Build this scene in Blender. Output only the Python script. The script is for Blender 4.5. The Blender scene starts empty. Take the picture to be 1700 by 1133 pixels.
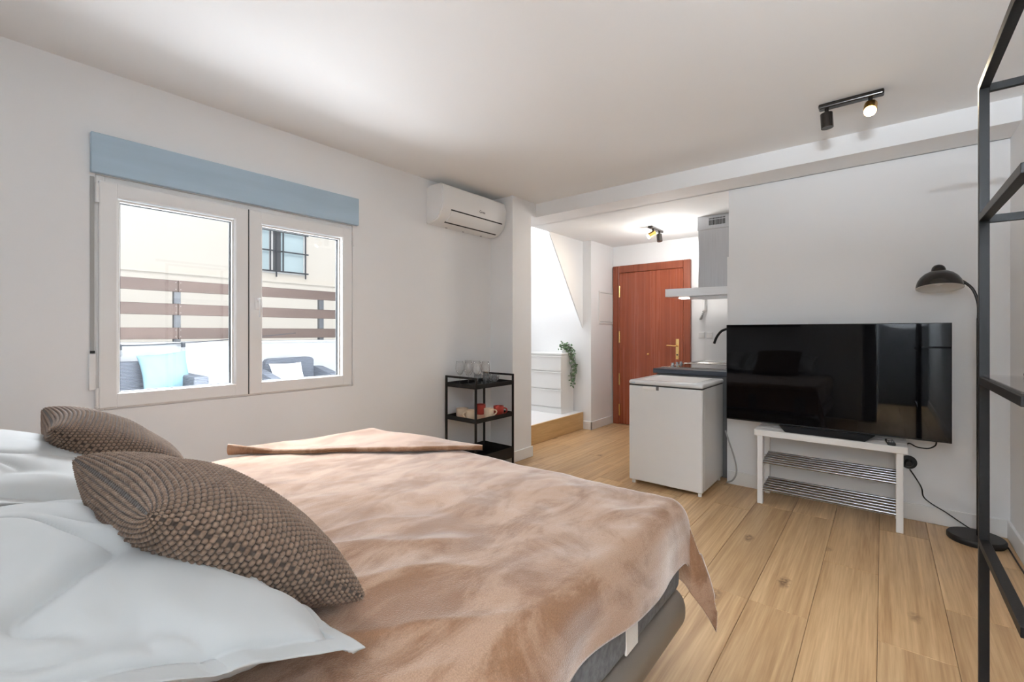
import bpy, bmesh, math, random
import numpy as np
from mathutils import Vector, Matrix, noise

random.seed(7)
S = bpy.context.scene
COL = S.collection

# ------------------------------------------------------------------ camera
YAW = math.atan2(615, 750)
cd = bpy.data.cameras.new('camera')
cam = bpy.data.objects.new('camera', cd)
COL.objects.link(cam)
cd.sensor_width = 36.0
cd.lens = 36.0 * 750 / 1700
cd.shift_y = -14.5 / 1700
cd.clip_start = 0.02
cam.location = (0, 0, 1.2)
cam.rotation_euler = (math.pi / 2, 0, YAW)
S.camera = cam

# ------------------------------------------------------------------ world, lights, exposure
W = bpy.data.worlds.new('sky')
S.world = W
W.use_nodes = True
bg = W.node_tree.nodes['Background']
bg.inputs[0].default_value = (0.86, 0.93, 1.0, 1)
bg.inputs[1].default_value = 0.62

S.view_settings.view_transform = 'Standard'
S.view_settings.look = 'None'
S.view_settings.gamma = 1.0
S.view_settings.use_curve_mapping = False
S.view_settings.exposure = 0.60
S.cycles.max_bounces = 14
S.cycles.diffuse_bounces = 8
S.cycles.glossy_bounces = 5
S.cycles.transparent_max_bounces = 16
S.cycles.transmission_bounces = 8
S.cycles.caustics_reflective = False
S.cycles.caustics_refractive = False
S.cycles.sample_clamp_indirect = 4.0


def lamp(name, typ, loc, energy, color=(1, 1, 1), rot=(0, 0, 0), **kw):
    l = bpy.data.lights.new(name, typ)
    l.energy = energy
    l.color = color
    for k, v in kw.items():
        setattr(l, k, v)
    o = bpy.data.objects.new(name, l)
    COL.objects.link(o)
    o.location = loc
    o.rotation_euler = rot
    return o


def aim(o, target):
    d = Vector(target) - o.location
    o.rotation_euler = d.to_track_quat('-Z', 'Y').to_euler()


sun = lamp('sun', 'SUN', (8, 1, 8), 0.92, (1.0, 0.96, 0.90), angle=math.radians(25))
aim(sun, (8 - 1.0, 1 + 0.25, 8 - 0.80))
# area lamps added out of view to boost window daylight, from above and below
sky_fill_hi = lamp('daylight_fill', 'AREA', (-4.3, 1.1, 2.95), 680, (0.88, 0.94, 1.0), shape='RECTANGLE', size=2.4, size_y=1.3)
aim(sky_fill_hi, (-2.6, 1.1, 1.25))
sky_fill_lo = lamp('bounce_fill', 'AREA', (-4.1, 1.1, 0.30), 88, (0.90, 0.95, 1.0), shape='RECTANGLE', size=2.2, size_y=1.0)
aim(sky_fill_lo, (-2.7, 1.1, 1.5))
# unseen fill lamps added behind the camera to brighten the room
fill = lamp('rear_fill', 'POINT', (0.25, -1.5, 1.75), 50, (0.84, 0.925, 1.0), shadow_soft_size=0.5)
fill_up = lamp('rear_fill_up', 'AREA', (0.22, -1.55, 1.75), 470, (0.82, 0.915, 1.0), rot=(math.pi, 0, 0), shape='DISK', size=0.6)
# daylight coming down the stairwell over the landing, and the hall lamp
well = lamp('stairwell_skylight', 'AREA', (-3.35, 4.15, 3.15), 17, (0.95, 0.97, 1.0), shape='RECTANGLE', size=0.8, size_y=1.0)
hall = lamp('hall_lamp_glow', 'POINT', (-1.75, 4.75, 2.0), 13, (1.0, 0.97, 0.93), shadow_soft_size=0.12)


# ------------------------------------------------------------------ materials
def mat(name, color, rough=0.5, metal=0.0, bump=0.0, bscale=200.0, var=0.0, vscale=3.0, stretch=(1, 1, 1), **kw):
    m = bpy.data.materials.new(name)
    m.use_nodes = True
    nt = m.node_tree
    b = nt.nodes['Principled BSDF']
    b.inputs['Base Color'].default_value = (*color, 1)
    b.inputs['Roughness'].default_value = rough
    b.inputs['Metallic'].default_value = metal
    for k, v in kw.items():
        b.inputs[k].default_value = v
    tc = nt.nodes.new('ShaderNodeTexCoord')
    mp = nt.nodes.new('ShaderNodeMapping')
    mp.inputs['Scale'].default_value = stretch
    nt.links.new(tc.outputs['Object'], mp.inputs['Vector'])
    if var > 0:
        n = nt.nodes.new('ShaderNodeTexNoise')
        n.inputs['Scale'].default_value = vscale
        n.inputs['Detail'].default_value = 5
        nt.links.new(mp.outputs[0], n.inputs['Vector'])
        r = nt.nodes.new('ShaderNodeValToRGB')
        r.color_ramp.elements[0].position = 0.3
        r.color_ramp.elements[1].position = 0.7
        r.color_ramp.elements[0].color = (*[c * (1 - var) for c in color], 1)
        r.color_ramp.elements[1].color = (*[min(1, c * (1 + var)) for c in color], 1)
        nt.links.new(n.outputs['Fac'], r.inputs[0])
        nt.links.new(r.outputs[0], b.inputs['Base Color'])
    if bump > 0:
        n = nt.nodes.new('ShaderNodeTexNoise')
        n.inputs['Scale'].default_value = bscale
        n.inputs['Detail'].default_value = 3
        nt.links.new(mp.outputs[0], n.inputs['Vector'])
        bp = nt.nodes.new('ShaderNodeBump')
        bp.inputs['Strength'].default_value = bump
        bp.inputs['Distance'].default_value = 0.004
        nt.links.new(n.outputs['Fac'], bp.inputs['Height'])
        nt.links.new(bp.outputs[0], b.inputs['Normal'])
    return m


def emit(name, color, strength):
    m = bpy.data.materials.new(name)
    m.use_nodes = True
    b = m.node_tree.nodes['Principled BSDF']
    b.inputs['Base Color'].default_value = (1, 1, 1, 1)
    b.inputs['Emission Color'].default_value = (*color, 1)
    b.inputs['Emission Strength'].default_value = strength
    return m


def thin_glass(name, tint=(1, 1, 1), ior=1.45, k=1.0):
    m = bpy.data.materials.new(name)
    m.use_nodes = True
    nt = m.node_tree
    nt.nodes.remove(nt.nodes['Principled BSDF'])
    out = nt.nodes['Material Output']
    tr = nt.nodes.new('ShaderNodeBsdfTransparent')
    tr.inputs[0].default_value = (*tint, 1)
    gl = nt.nodes.new('ShaderNodeBsdfGlossy')
    gl.inputs['Roughness'].default_value = 0.01
    fr = nt.nodes.new('ShaderNodeLayerWeight')
    fr.inputs['Blend'].default_value = 0.5
    pw = nt.nodes.new('ShaderNodeMath'); pw.operation = 'POWER'; pw.inputs[1].default_value = 4.0
    mul = nt.nodes.new('ShaderNodeMath'); mul.operation = 'MULTIPLY_ADD'
    mul.inputs[1].default_value = 0.5 * k
    mul.inputs[2].default_value = 0.045 * k
    mx = nt.nodes.new('ShaderNodeMixShader')
    nt.links.new(fr.outputs['Facing'], pw.inputs[0])
    nt.links.new(pw.outputs[0], mul.inputs[0])
    nt.links.new(mul.outputs[0], mx.inputs[0])
    nt.links.new(tr.outputs[0], mx.inputs[1])
    nt.links.new(gl.outputs[0], mx.inputs[2])
    nt.links.new(mx.outputs[0], out.inputs['Surface'])
    return m


def wood(name, lo, hi, rough=0.4, sx=14.0, sy=1.0, knots=False, axis='Y', rnd=True, spread=0.12):
    m = bpy.data.materials.new(name)
    m.use_nodes = True
    nt = m.node_tree
    N, L = nt.nodes.new, nt.links.new
    b = nt.nodes['Principled BSDF']
    b.inputs['Roughness'].default_value = rough
    tc = N('ShaderNodeTexCoord')
    oi = N('ShaderNodeObjectInfo')
    mul = N('ShaderNodeVectorMath'); mul.operation = 'SCALE'
    comb = N('ShaderNodeCombineXYZ')
    for i in range(3):
        L(oi.outputs['Random'], comb.inputs[i])
    L(comb.outputs[0], mul.inputs[0])
    mul.inputs['Scale'].default_value = 37.0 if rnd else 0.0
    add = N('ShaderNodeVectorMath'); add.operation = 'ADD'
    L(tc.outputs['Object'], add.inputs[0]); L(mul.outputs[0], add.inputs[1])
    mp = N('ShaderNodeMapping')
    sc = {'Y': (sx, sy, sx), 'X': (sy, sx, sx), 'Z': (sx, sx, sy)}[axis]
    mp.inputs['Scale'].default_value = sc
    L(add.outputs[0], mp.inputs['Vector'])
    n1 = N('ShaderNodeTexNoise'); n1.inputs['Scale'].default_value = 1.0; n1.inputs['Detail'].default_value = 7
    n1.inputs['Roughness'].default_value = 0.6; n1.inputs['Distortion'].default_value = 0.8
    L(mp.outputs[0], n1.inputs['Vector'])
    n2 = N('ShaderNodeTexNoise'); n2.inputs['Scale'].default_value = 7.0; n2.inputs['Detail'].default_value = 4
    L(mp.outputs[0], n2.inputs['Vector'])
    mixf = N('ShaderNodeMix'); mixf.data_type = 'FLOAT'; mixf.inputs[0].default_value = 0.35
    L(n1.outputs['Fac'], mixf.inputs[2]); L(n2.outputs['Fac'], mixf.inputs[3])
    r = N('ShaderNodeValToRGB')
    r.color_ramp.elements[0].position = 0.33; r.color_ramp.elements[1].position = 0.66
    r.color_ramp.elements[0].color = (*lo, 1); r.color_ramp.elements[1].color = (*hi, 1)
    L(mixf.outputs[0], r.inputs[0])
    hsv = N('ShaderNodeHueSaturation')
    mr = N('ShaderNodeMapRange')
    mr.inputs[3].default_value = 1 - spread; mr.inputs[4].default_value = 1 + spread
    L(oi.outputs['Random'], mr.inputs[0])
    L(mr.outputs[0], hsv.inputs['Value'])
    L(r.outputs[0], hsv.inputs['Color'])
    last = hsv.outputs[0]
    if knots:
        mp2 = N('ShaderNodeMapping'); mp2.inputs['Scale'].default_value = (5.2, 2.6, 0.0)
        dn = N('ShaderNodeTexNoise'); dn.inputs['Scale'].default_value = 9.0
        L(add.outputs[0], dn.inputs['Vector'])
        ad2 = N('ShaderNodeVectorMath'); ad2.operation = 'MULTIPLY_ADD'
        ad2.inputs[1].default_value = (0.035, 0.06, 0)
        L(dn.outputs['Color'], ad2.inputs[0]); L(add.outputs[0], ad2.inputs[2])
        L(ad2.outputs[0], mp2.inputs['Vector'])
        v = N('ShaderNodeTexVoronoi'); v.inputs['Scale'].default_value = 1.0
        L(mp2.outputs[0], v.inputs['Vector'])
        kr = N('ShaderNodeValToRGB')
        kr.color_ramp.elements[0].position = 0.07; kr.color_ramp.elements[0].color = (1, 1, 1, 1)
        kr.color_ramp.elements[1].position = 0.17; kr.color_ramp.elements[1].color = (0, 0, 0, 1)
        L(v.outputs['Distance'], kr.inputs[0])
        sel = N('ShaderNodeSeparateColor')
        L(v.outputs['Color'], sel.inputs[0])
        gt = N('ShaderNodeMath'); gt.operation = 'GREATER_THAN'; gt.inputs[1].default_value = 0.55
        L(sel.outputs[0], gt.inputs[0])
        km = N('ShaderNodeMath'); km.operation = 'MULTIPLY'
        kb = N('ShaderNodeMapRange'); kb.inputs[1].default_value = 0.36; kb.inputs[2].default_value = 0.60; kb.inputs[3].default_value = 0.25; kb.inputs[4].default_value = 1.15
        kn = N('ShaderNodeTexNoise'); kn.inputs['Scale'].default_value = 60; kn.inputs['Detail'].default_value = 3
        L(add.outputs[0], kn.inputs['Vector']); L(kn.outputs['Fac'], kb.inputs[0])
        kq = N('ShaderNodeMath'); kq.operation = 'MULTIPLY'
        L(kr.outputs[0], kq.inputs[0]); L(kb.outputs[0], kq.inputs[1])
        L(kq.outputs[0], km.inputs[0]); L(gt.outputs[0], km.inputs[1])
        km2 = N('ShaderNodeMath'); km2.operation = 'MULTIPLY'; km2.inputs[1].default_value = 0.85
        L(km.outputs[0], km2.inputs[0])
        mx = N('ShaderNodeMix'); mx.data_type = 'RGBA'
        L(km2.outputs[0], mx.inputs[0]); L(last, mx.inputs[6]); mx.inputs[7].default_value = (0.16, 0.085, 0.04, 1)
        last = mx.outputs[2]
    L(last, b.inputs['Base Color'])
    bp = N('ShaderNodeBump'); bp.inputs['Strength'].default_value = 0.12; bp.inputs['Distance'].default_value = 0.002
    L(n2.outputs['Fac'], bp.inputs['Height']); L(bp.outputs[0], b.inputs['Normal'])
    rr = N('ShaderNodeMapRange'); rr.inputs[3].default_value = rough - 0.08; rr.inputs[4].default_value = rough + 0.12
    L(n1.outputs['Fac'], rr.inputs[0]); L(rr.outputs[0], b.inputs['Roughness'])
    return m


def weave(name, c1, c2, scale=120.0, rough=0.8):
    """dark woven / rattan look: stacked horizontal strands"""
    m = bpy.data.materials.new(name)
    m.use_nodes = True
    nt = m.node_tree
    N, L = nt.nodes.new, nt.links.new
    b = nt.nodes['Principled BSDF']
    b.inputs['Roughness'].default_value = rough
    tc = N('ShaderNodeTexCoord')
    w = N('ShaderNodeTexWave'); w.bands_direction = 'Z'; w.inputs['Scale'].default_value = scale / 6.28
    w.inputs['Distortion'].default_value = 0.6
    L(tc.outputs['Object'], w.inputs['Vector'])
    mx = N('ShaderNodeMix'); mx.data_type = 'RGBA'
    mx.inputs[6].default_value = (*c1, 1); mx.inputs[7].default_value = (*c2, 1)
    L(w.outputs['Fac'], mx.inputs[0]); L(mx.outputs[2], b.inputs['Base Color'])
    bp = N('ShaderNodeBump'); bp.inputs['Distance'].default_value = 0.006; bp.inputs['Strength'].default_value = 0.7
    L(w.outputs['Fac'], bp.inputs['Height']); L(bp.outputs[0], b.inputs['Normal'])
    return m


def fleece(name):
    m = bpy.data.materials.new(name)
    m.use_nodes = True
    nt = m.node_tree
    N, L = nt.nodes.new, nt.links.new
    b = nt.nodes['Principled BSDF']
    b.inputs['Roughness'].default_value = 0.9
    b.inputs['Sheen Weight'].default_value = 1.0
    b.inputs['Sheen Roughness'].default_value = 0.35
    b.inputs['Sheen Tint'].default_value = (1.0, 0.95, 0.92, 1)
    b.inputs['Specular IOR Level'].default_value = 0.1
    tc = N('ShaderNodeTexCoord')
    mp = N('ShaderNodeMapping'); mp.inputs['Rotation'].default_value = (0, 0, math.radians(35))
    mp.inputs['Scale'].default_value = (3.6, 1.7, 2.0)
    L(tc.outputs['Object'], mp.inputs['Vector'])
    n = N('ShaderNodeTexNoise'); n.inputs['Scale'].default_value = 1.9; n.inputs['Detail'].default_value = 8
    n.inputs['Distortion'].default_value = 0.7; n.inputs['Roughness'].default_value = 0.68
    L(mp.outputs[0], n.inputs['Vector'])
    r = N('ShaderNodeValToRGB')
    r.color_ramp.elements[0].position = 0.42; r.color_ramp.elements[1].position = 0.56
    r.color_ramp.elements[0].color = (0.20, 0.102, 0.054, 1)
    r.color_ramp.elements[1].color = (0.335, 0.208, 0.138, 1)
    L(n.outputs['Fac'], r.inputs[0])
    f = N('ShaderNodeTexNoise'); f.inputs['Scale'].default_value = 330; f.inputs['Detail'].default_value = 2
    L(tc.outputs['Object'], f.inputs['Vector'])
    mx = N('ShaderNodeMix'); mx.data_type = 'RGBA'; mx.blend_type = 'OVERLAY'; mx.inputs[0].default_value = 0.35
    L(r.outputs[0], mx.inputs[6]); L(f.outputs['Fac'], mx.inputs[7])
    L(mx.outputs[2], b.inputs['Base Color'])
    g = N('ShaderNodeMix'); g.data_type = 'FLOAT'; g.inputs[0].default_value = 0.4
    L(f.outputs['Fac'], g.inputs[2]); L(n.outputs['Fac'], g.inputs[3])
    bp = N('ShaderNodeBump'); bp.inputs['Strength'].default_value = 0.35; bp.inputs['Distance'].default_value = 0.006
    L(g.outputs[0], bp.inputs['Height']); L(bp.outputs[0], b.inputs['Normal'])
    return m


M = {}
M['wall'] = mat('white wall paint', (0.815, 0.82, 0.825), 0.75, bump=0.04, bscale=60, var=0.012, vscale=1.5)
M['ceil'] = mat('white ceiling paint', (0.835, 0.845, 0.85), 0.8)
M['base'] = mat('white gloss trim', (0.80, 0.80, 0.79), 0.35)
M['floor'] = wood('oak floor', (0.34, 0.19, 0.083), (0.65, 0.44, 0.24), 0.36, sx=17.0, sy=0.55, knots=True)
M['sub'] = mat('subfloor', (0.16, 0.10, 0.06), 0.9)
M['riser'] = wood('oak riser', (0.50, 0.31, 0.13), (0.68, 0.46, 0.22), 0.45, knots=True)
M['landing'] = mat('pale grey landing tile', (0.72, 0.72, 0.73), 0.5, var=0.03)
M['pvc'] = mat('white pvc', (0.80, 0.80, 0.795), 0.3)
M['gasket'] = mat('dark gasket', (0.05, 0.055, 0.06), 0.5)
M['glass'] = thin_glass('window glass')
M['blue'] = mat('pale blue paint', (0.40, 0.52, 0.62), 0.6, var=0.06, vscale=4, stretch=(1, 0.4, 3))
M['strap'] = mat('grey strap', (0.38, 0.38, 0.37), 0.8, bump=0.2)
M['black'] = mat('black metal', (0.014, 0.0125, 0.012), 0.45, bump=0.05, bscale=400, **{'Specular IOR Level': 0.25})
M['blackshelf'] = mat('satin dark metal', (0.008, 0.0076, 0.0078), 0.45, bump=0.08, bscale=120, **{'Specular IOR Level': 0.22})
M['blackp'] = mat('black plastic', (0.010, 0.010, 0.010), 0.4, **{'Specular IOR Level': 0.3})
M['screen'] = mat('tv screen', (0.002, 0.002, 0.0025), 0.03, **{'Specular IOR Level': 0.2})
M['tvstand'] = mat('dark grey tv stand', (0.02, 0.02, 0.022), 0.35)
M['white'] = mat('white lacquer', (0.80, 0.80, 0.79), 0.4)
M['whitewood'] = mat('white stained wood', (0.82, 0.82, 0.81), 0.5, bump=0.05, bscale=60, stretch=(1, 20, 20))
M['fridge'] = mat('white enamel', (0.76, 0.77, 0.775), 0.22)
M['chrome'] = mat('chrome tube', (0.36, 0.36, 0.37), 0.25, 1.0)
M['steel'] = mat('brushed steel', (0.52, 0.53, 0.55), 0.34, 1.0, var=0.06, vscale=3, stretch=(60, 60, 1))
M['steelcan'] = mat('steel canopy', (0.82, 0.83, 0.84), 0.30, 1.0, var=0.04, stretch=(1, 60, 60))
M['mahog'] = wood('mahogany door', (0.19, 0.038, 0.015), (0.38, 0.095, 0.042), 0.24, sx=26, sy=0.35, axis='Z', rnd=False, spread=0.0)
M['mahogf'] = wood('mahogany frame', (0.18, 0.040, 0.018), (0.32, 0.085, 0.038), 0.28, sx=26, sy=0.5, axis='Z', rnd=False, spread=0.0)
M['brass'] = mat('polished brass', (0.90, 0.62, 0.25), 0.2, 1.0)
M['worktop'] = mat('dark blue grey worktop', (0.028, 0.036, 0.05), 0.3)
M['cab'] = mat('grey cabinet', (0.16, 0.16, 0.165), 0.5)
M['hob'] = mat('black hob glass', (0.02, 0.015, 0.013), 0.08)
M['sink'] = mat('stainless sink', (0.62, 0.61, 0.59), 0.25, 1.0)
M['acwhite'] = mat('white ac plastic', (0.80, 0.80, 0.795), 0.28)
M['dark'] = mat('dark slot', (0.02, 0.02, 0.02), 0.7)
M['greymark'] = mat('grey print', (0.12, 0.12, 0.13), 0.6)
M['wglass'] = thin_glass('wine glass', (0.99, 0.99, 0.99), 1.5, 2.0)
M['tglass'] = thin_glass('grey tumbler glass', (0.78, 0.80, 0.82), 1.5, 2.0)
M['cream'] = mat('cream stoneware', (0.74, 0.60, 0.45), 0.4)
M['redmug'] = mat('red stoneware', (0.42, 0.05, 0.035), 0.35)
M['paper'] = mat('white paper', (0.8, 0.8, 0.8), 0.7)
M['linen'] = mat('white pillow cotton', (0.47, 0.475, 0.47), 0.85, bump=0.12, bscale=26, **{'Sheen Weight': 0.15})
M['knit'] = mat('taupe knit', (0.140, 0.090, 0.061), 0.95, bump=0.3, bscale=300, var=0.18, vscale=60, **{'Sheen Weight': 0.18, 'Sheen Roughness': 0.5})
_nt = M['knit'].node_tree            # stitch height darkens the gaps between loops: shade put into the colour
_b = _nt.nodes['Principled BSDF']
_a = _nt.nodes.new('ShaderNodeAttribute'); _a.attribute_name = 'stitch_shade'
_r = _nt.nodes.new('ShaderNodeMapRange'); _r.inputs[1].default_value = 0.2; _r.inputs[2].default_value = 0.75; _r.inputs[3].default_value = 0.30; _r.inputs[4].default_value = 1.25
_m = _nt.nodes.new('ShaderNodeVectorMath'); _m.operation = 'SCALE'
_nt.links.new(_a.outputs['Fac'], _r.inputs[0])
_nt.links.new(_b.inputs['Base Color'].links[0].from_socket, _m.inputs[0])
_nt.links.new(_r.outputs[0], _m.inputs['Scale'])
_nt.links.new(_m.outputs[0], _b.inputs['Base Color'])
M['fleece'] = fleece('tan fleece')
M['mattress'] = mat('grey melange fabric', (0.125, 0.13, 0.138), 0.95, bump=0.35, bscale=160, var=0.3, vscale=45)
M['matband'] = mat('white strap fabric', (0.72, 0.70, 0.67), 0.9, bump=0.4, bscale=220)
M['bedbase'] = mat('taupe grey leatherette', (0.15, 0.125, 0.102), 0.45, bump=0.08, bscale=250)
M['leaf'] = mat('ivy leaf', (0.105, 0.175, 0.09), 0.6, var=0.45, vscale=30)
M['stem'] = mat('dark stem', (0.05, 0.045, 0.03), 0.7)
M['lampblack'] = mat('bronze black enamel', (0.022, 0.017, 0.014), 0.22, 0.3)
M['lampwhite'] = mat('white enamel inside', (0.72, 0.72, 0.71), 0.3)
M['bulbw'] = emit('warm bulb', (1.0, 0.80, 0.50), 14.0)
M['hoodled'] = emit('hood led', (1.0, 0.98, 0.94), 9.0)
M['goldspot'] = mat('brass spot', (0.75, 0.45, 0.12), 0.3, 1.0)
M['stucco'] = mat('cream stucco', (0.80, 0.745, 0.67), 0.9, bump=0.1, bscale=80)
M['lowwall'] = mat('white terrace wall', (0.64, 0.66, 0.69), 0.85, bump=0.06, bscale=60)
M['slat'] = wood('brown composite slat', (0.090, 0.062, 0.052), (0.13, 0.092, 0.078), 0.7, axis='Y')
M['post'] = mat('grey metal post', (0.09, 0.095, 0.105), 0.5)
M['tile'] = mat('terrace tile', (0.55, 0.54, 0.53), 0.8, var=0.05)
M['rattan'] = weave('grey rattan', (0.075, 0.085, 0.105), (0.13, 0.145, 0.175), 130)
M['aqua'] = weave('aqua ribbed cotton', (0.13, 0.30, 0.38), (0.40, 0.58, 0.66), 300)
M['bluewin'] = mat('pale window glass', (0.55, 0.68, 0.72), 0.15)
M['iron'] = mat('dark iron', (0.05, 0.055, 0.065), 0.6)
M['bulbclear'] = thin_glass('clear bulb', (0.95, 0.95, 0.95), 1.5, 2.0)
M['art1'] = mat('charcoal print', (0.20, 0.20, 0.20), 0.7, var=0.8, vscale=3)


# ------------------------------------------------------------------ object helpers
def offs(p):
    v = Vector((0, 0, 0))
    while p is not None:
        v += p.location
        p = p.parent
    return v


def tag(o, label=None, cat=None, group=None, kind=None):
    if label: o['label'] = label
    if cat: o['category'] = cat
    if group: o['group'] = group
    if kind: o['kind'] = kind
    return o


def thing(name, loc, label, cat, group=None, kind=None):
    o = bpy.data.objects.new(name, None)
    COL.objects.link(o)
    o.location = loc
    o.empty_display_size = 0.05
    return tag(o, label, cat, group, kind)


class B:
    """a small bmesh collector working in world coordinates"""

    def __init__(self):
        self.bm = bmesh.new()

    def box(self, x0, x1, y0, y1, z0, z1, bev=0.0, seg=1):
        t = bmesh.new()
        bmesh.ops.create_cube(t, size=1)
        for v in t.verts:
            v.co = Vector(((x0 + x1) / 2 + v.co.x * (x1 - x0), (y0 + y1) / 2 + v.co.y * (y1 - y0), (z0 + z1) / 2 + v.co.z * (z1 - z0)))
        if bev > 0:
            bmesh.ops.bevel(t, geom=t.edges[:], offset=bev, segments=seg, profile=0.5, affect='EDGES')
        return self._merge(t)

    def _merge(self, t, mx=None):
        if mx is not None:
            bmesh.ops.transform(t, matrix=mx, verts=t.verts)
        me = bpy.data.meshes.new('tmp')
        t.to_mesh(me)
        t.free()
        self.bm.from_mesh(me)
        bpy.data.meshes.remove(me)
        return self

    def obox(self, c, size, rot, bev=0.0, seg=1):
        t = bmesh.new()
        bmesh.ops.create_cube(t, size=1)
        for v in t.verts:
            v.co = Vector((v.co.x * size[0], v.co.y * size[1], v.co.z * size[2]))
        if bev > 0:
            bmesh.ops.bevel(t, geom=t.edges[:], offset=bev, segments=seg, profile=0.5, affect='EDGES')
        from mathutils import Euler
        mx = Matrix.Translation(Vector(c)) @ Euler(rot).to_matrix().to_4x4()
        return self._merge(t, mx)

    def cyl(self, p0, p1, r, r2=None, n=16, cap=True):
        p0, p1 = Vector(p0), Vector(p1)
        d = p1 - p0
        t = bmesh.new()
        bmesh.ops.create_cone(t, cap_ends=cap, segments=n, radius1=r, radius2=r if r2 is None else r2, depth=d.length)
        mx = Matrix.Translation((p0 + p1) / 2) @ d.to_track_quat('Z', 'Y').to_matrix().to_4x4()
        return self._merge(t, mx)

    def tube(self, pts, r, n=8, smooth_steps=6):
        P = [Vector(p) for p in pts]
        if smooth_steps > 1 and len(P) > 2:
            Q = []
            for i in range(len(P) - 1):
                a, b, c, d = P[max(i - 1, 0)], P[i], P[i + 1], P[min(i + 2, len(P) - 1)]
                for k in range(smooth_steps):
                    t = k / smooth_steps
                    Q.append(0.5 * ((2 * b) + (c - a) * t + (2 * a - 5 * b + 4 * c - d) * t * t + (3 * b - a - 3 * c + d) * t ** 3))
            Q.append(P[-1])
            P = Q
        rings = []
        up = Vector((0.13, 0.21, 0.97)).normalized()
        for i, p in enumerate(P):
            d = (P[min(i + 1, len(P) - 1)] - P[max(i - 1, 0)]).normalized()
            a = d.cross(up)
            if a.length < 1e-3: a = d.cross(Vector((1, 0, 0)))
            a.normalize()
            b = d.cross(a).normalized()
            rings.append([self.bm.verts.new(p + r * (math.cos(2 * math.pi * k / n) * a + math.sin(2 * math.pi * k / n) * b)) for k in range(n)])
        for i in range(len(rings) - 1):
            for k in range(n):
                self.bm.faces.new((rings[i][k], rings[i][(k + 1) % n], rings[i + 1][(k + 1) % n], rings[i + 1][k]))
        self.bm.faces.new(rings[0][::-1])
        self.bm.faces.new(rings[-1])
        return self

    def lathe(self, prof, c, n=24, axis=(0, 0, 1)):
        """prof: list of (r, z); closed surface of revolution round c"""
        q = Vector(axis).normalized().to_track_quat('Z', 'Y').to_matrix()
        c = Vector(c)
        rings = []
        for r, z in prof:
            if r < 1e-5:
                rings.append([self.bm.verts.new(c + q @ Vector((0, 0, z)))])
            else:
                rings.append([self.bm.verts.new(c + q @ Vector((r * math.cos(2 * math.pi * k / n), r * math.sin(2 * math.pi * k / n), z))) for k in range(n)])
        for i in range(len(rings) - 1):
            a, b = rings[i], rings[i + 1]
            for k in range(n):
                k2 = (k + 1) % n
                if len(a) == 1 and len(b) == 1: continue
                if len(a) == 1: self.bm.faces.new((a[0], b[k], b[k2]))
                elif len(b) == 1: self.bm.faces.new((a[k], a[k2], b[0]))
                else: self.bm.faces.new((a[k], a[k2], b[k2], b[k]))
        return self

    def prism(self, poly, axis, a0, a1):
        """poly in the two other axes (x,y,z order), extruded along axis from a0 to a1"""
        def mk(p, a):
            if axis == 'X': return Vector((a, p[0], p[1]))
            if axis == 'Y': return Vector((p[0], a, p[1]))
            return Vector((p[0], p[1], a))
        lo = [self.bm.verts.new(mk(p, a0)) for p in poly]
        hi = [self.bm.verts.new(mk(p, a1)) for p in poly]
        n = len(poly)
        self.bm.faces.new(lo)
        self.bm.faces.new(hi[::-1])
        for i in range(n):
            self.bm.faces.new((lo[i], hi[i], hi[(i + 1) % n], lo[(i + 1) % n]))
        return self

    def done(self, name, m, parent=None, smooth=False, origin=None, label=None, cat=None, group=None, kind=None, autos=None):
        bmesh.ops.recalc_face_normals(self.bm, faces=self.bm.faces[:])
        if parent is not None:
            off = offs(parent)
        else:
            if origin is None:
                vs = [v.co for v in self.bm.verts]
                off = Vector(((min(v.x for v in vs) + max(v.x for v in vs)) / 2, (min(v.y for v in vs) + max(v.y for v in vs)) / 2, min(v.z for v in vs)))
            else:
                off = Vector(origin)
        for v in self.bm.verts: v.co -= off
        me = bpy.data.meshes.new(name)
        if smooth:
            for f in self.bm.faces: f.smooth = True
            if autos is not None:
                for e in self.bm.edges:
                    if len(e.link_faces) == 2 and e.calc_face_angle(0) > math.radians(autos): e.smooth = False
        self.bm.to_mesh(me)
        self.bm.free()
        o = bpy.data.objects.new(name, me)
        me.materials.append(m)
        COL.objects.link(o)
        if parent is not None:
            o.parent = parent
        else:
            o.location = off
        return tag(o, label, cat, group, kind)


def box(name, m, dims, parent=None, bev=0.0, seg=1, **kw):
    return B().box(*dims, bev=bev, seg=seg).done(name, m, parent, **kw)


def copy_tree(root, loc, rz=None, label=None, group=None):
    r = root.copy()
    COL.objects.link(r)
    r.location = loc
    if rz is not None: r.rotation_euler = (0, 0, rz)
    if label: r['label'] = label
    if group: r['group'] = group

    def kids(src, dst):
        for ch in list(src.children):
            c = ch.copy()
            COL.objects.link(c)
            c.parent = dst
            kids(ch, c)
    kids(root, r)
    return r


ST = dict(kind='structure')

# ------------------------------------------------------------------ the room shell
LX, CZ, EZ, TY, RX = -2.9, 2.46, 2.33, 3.87, 0.575
HY = -0.42                        # wall behind the bed head

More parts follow.
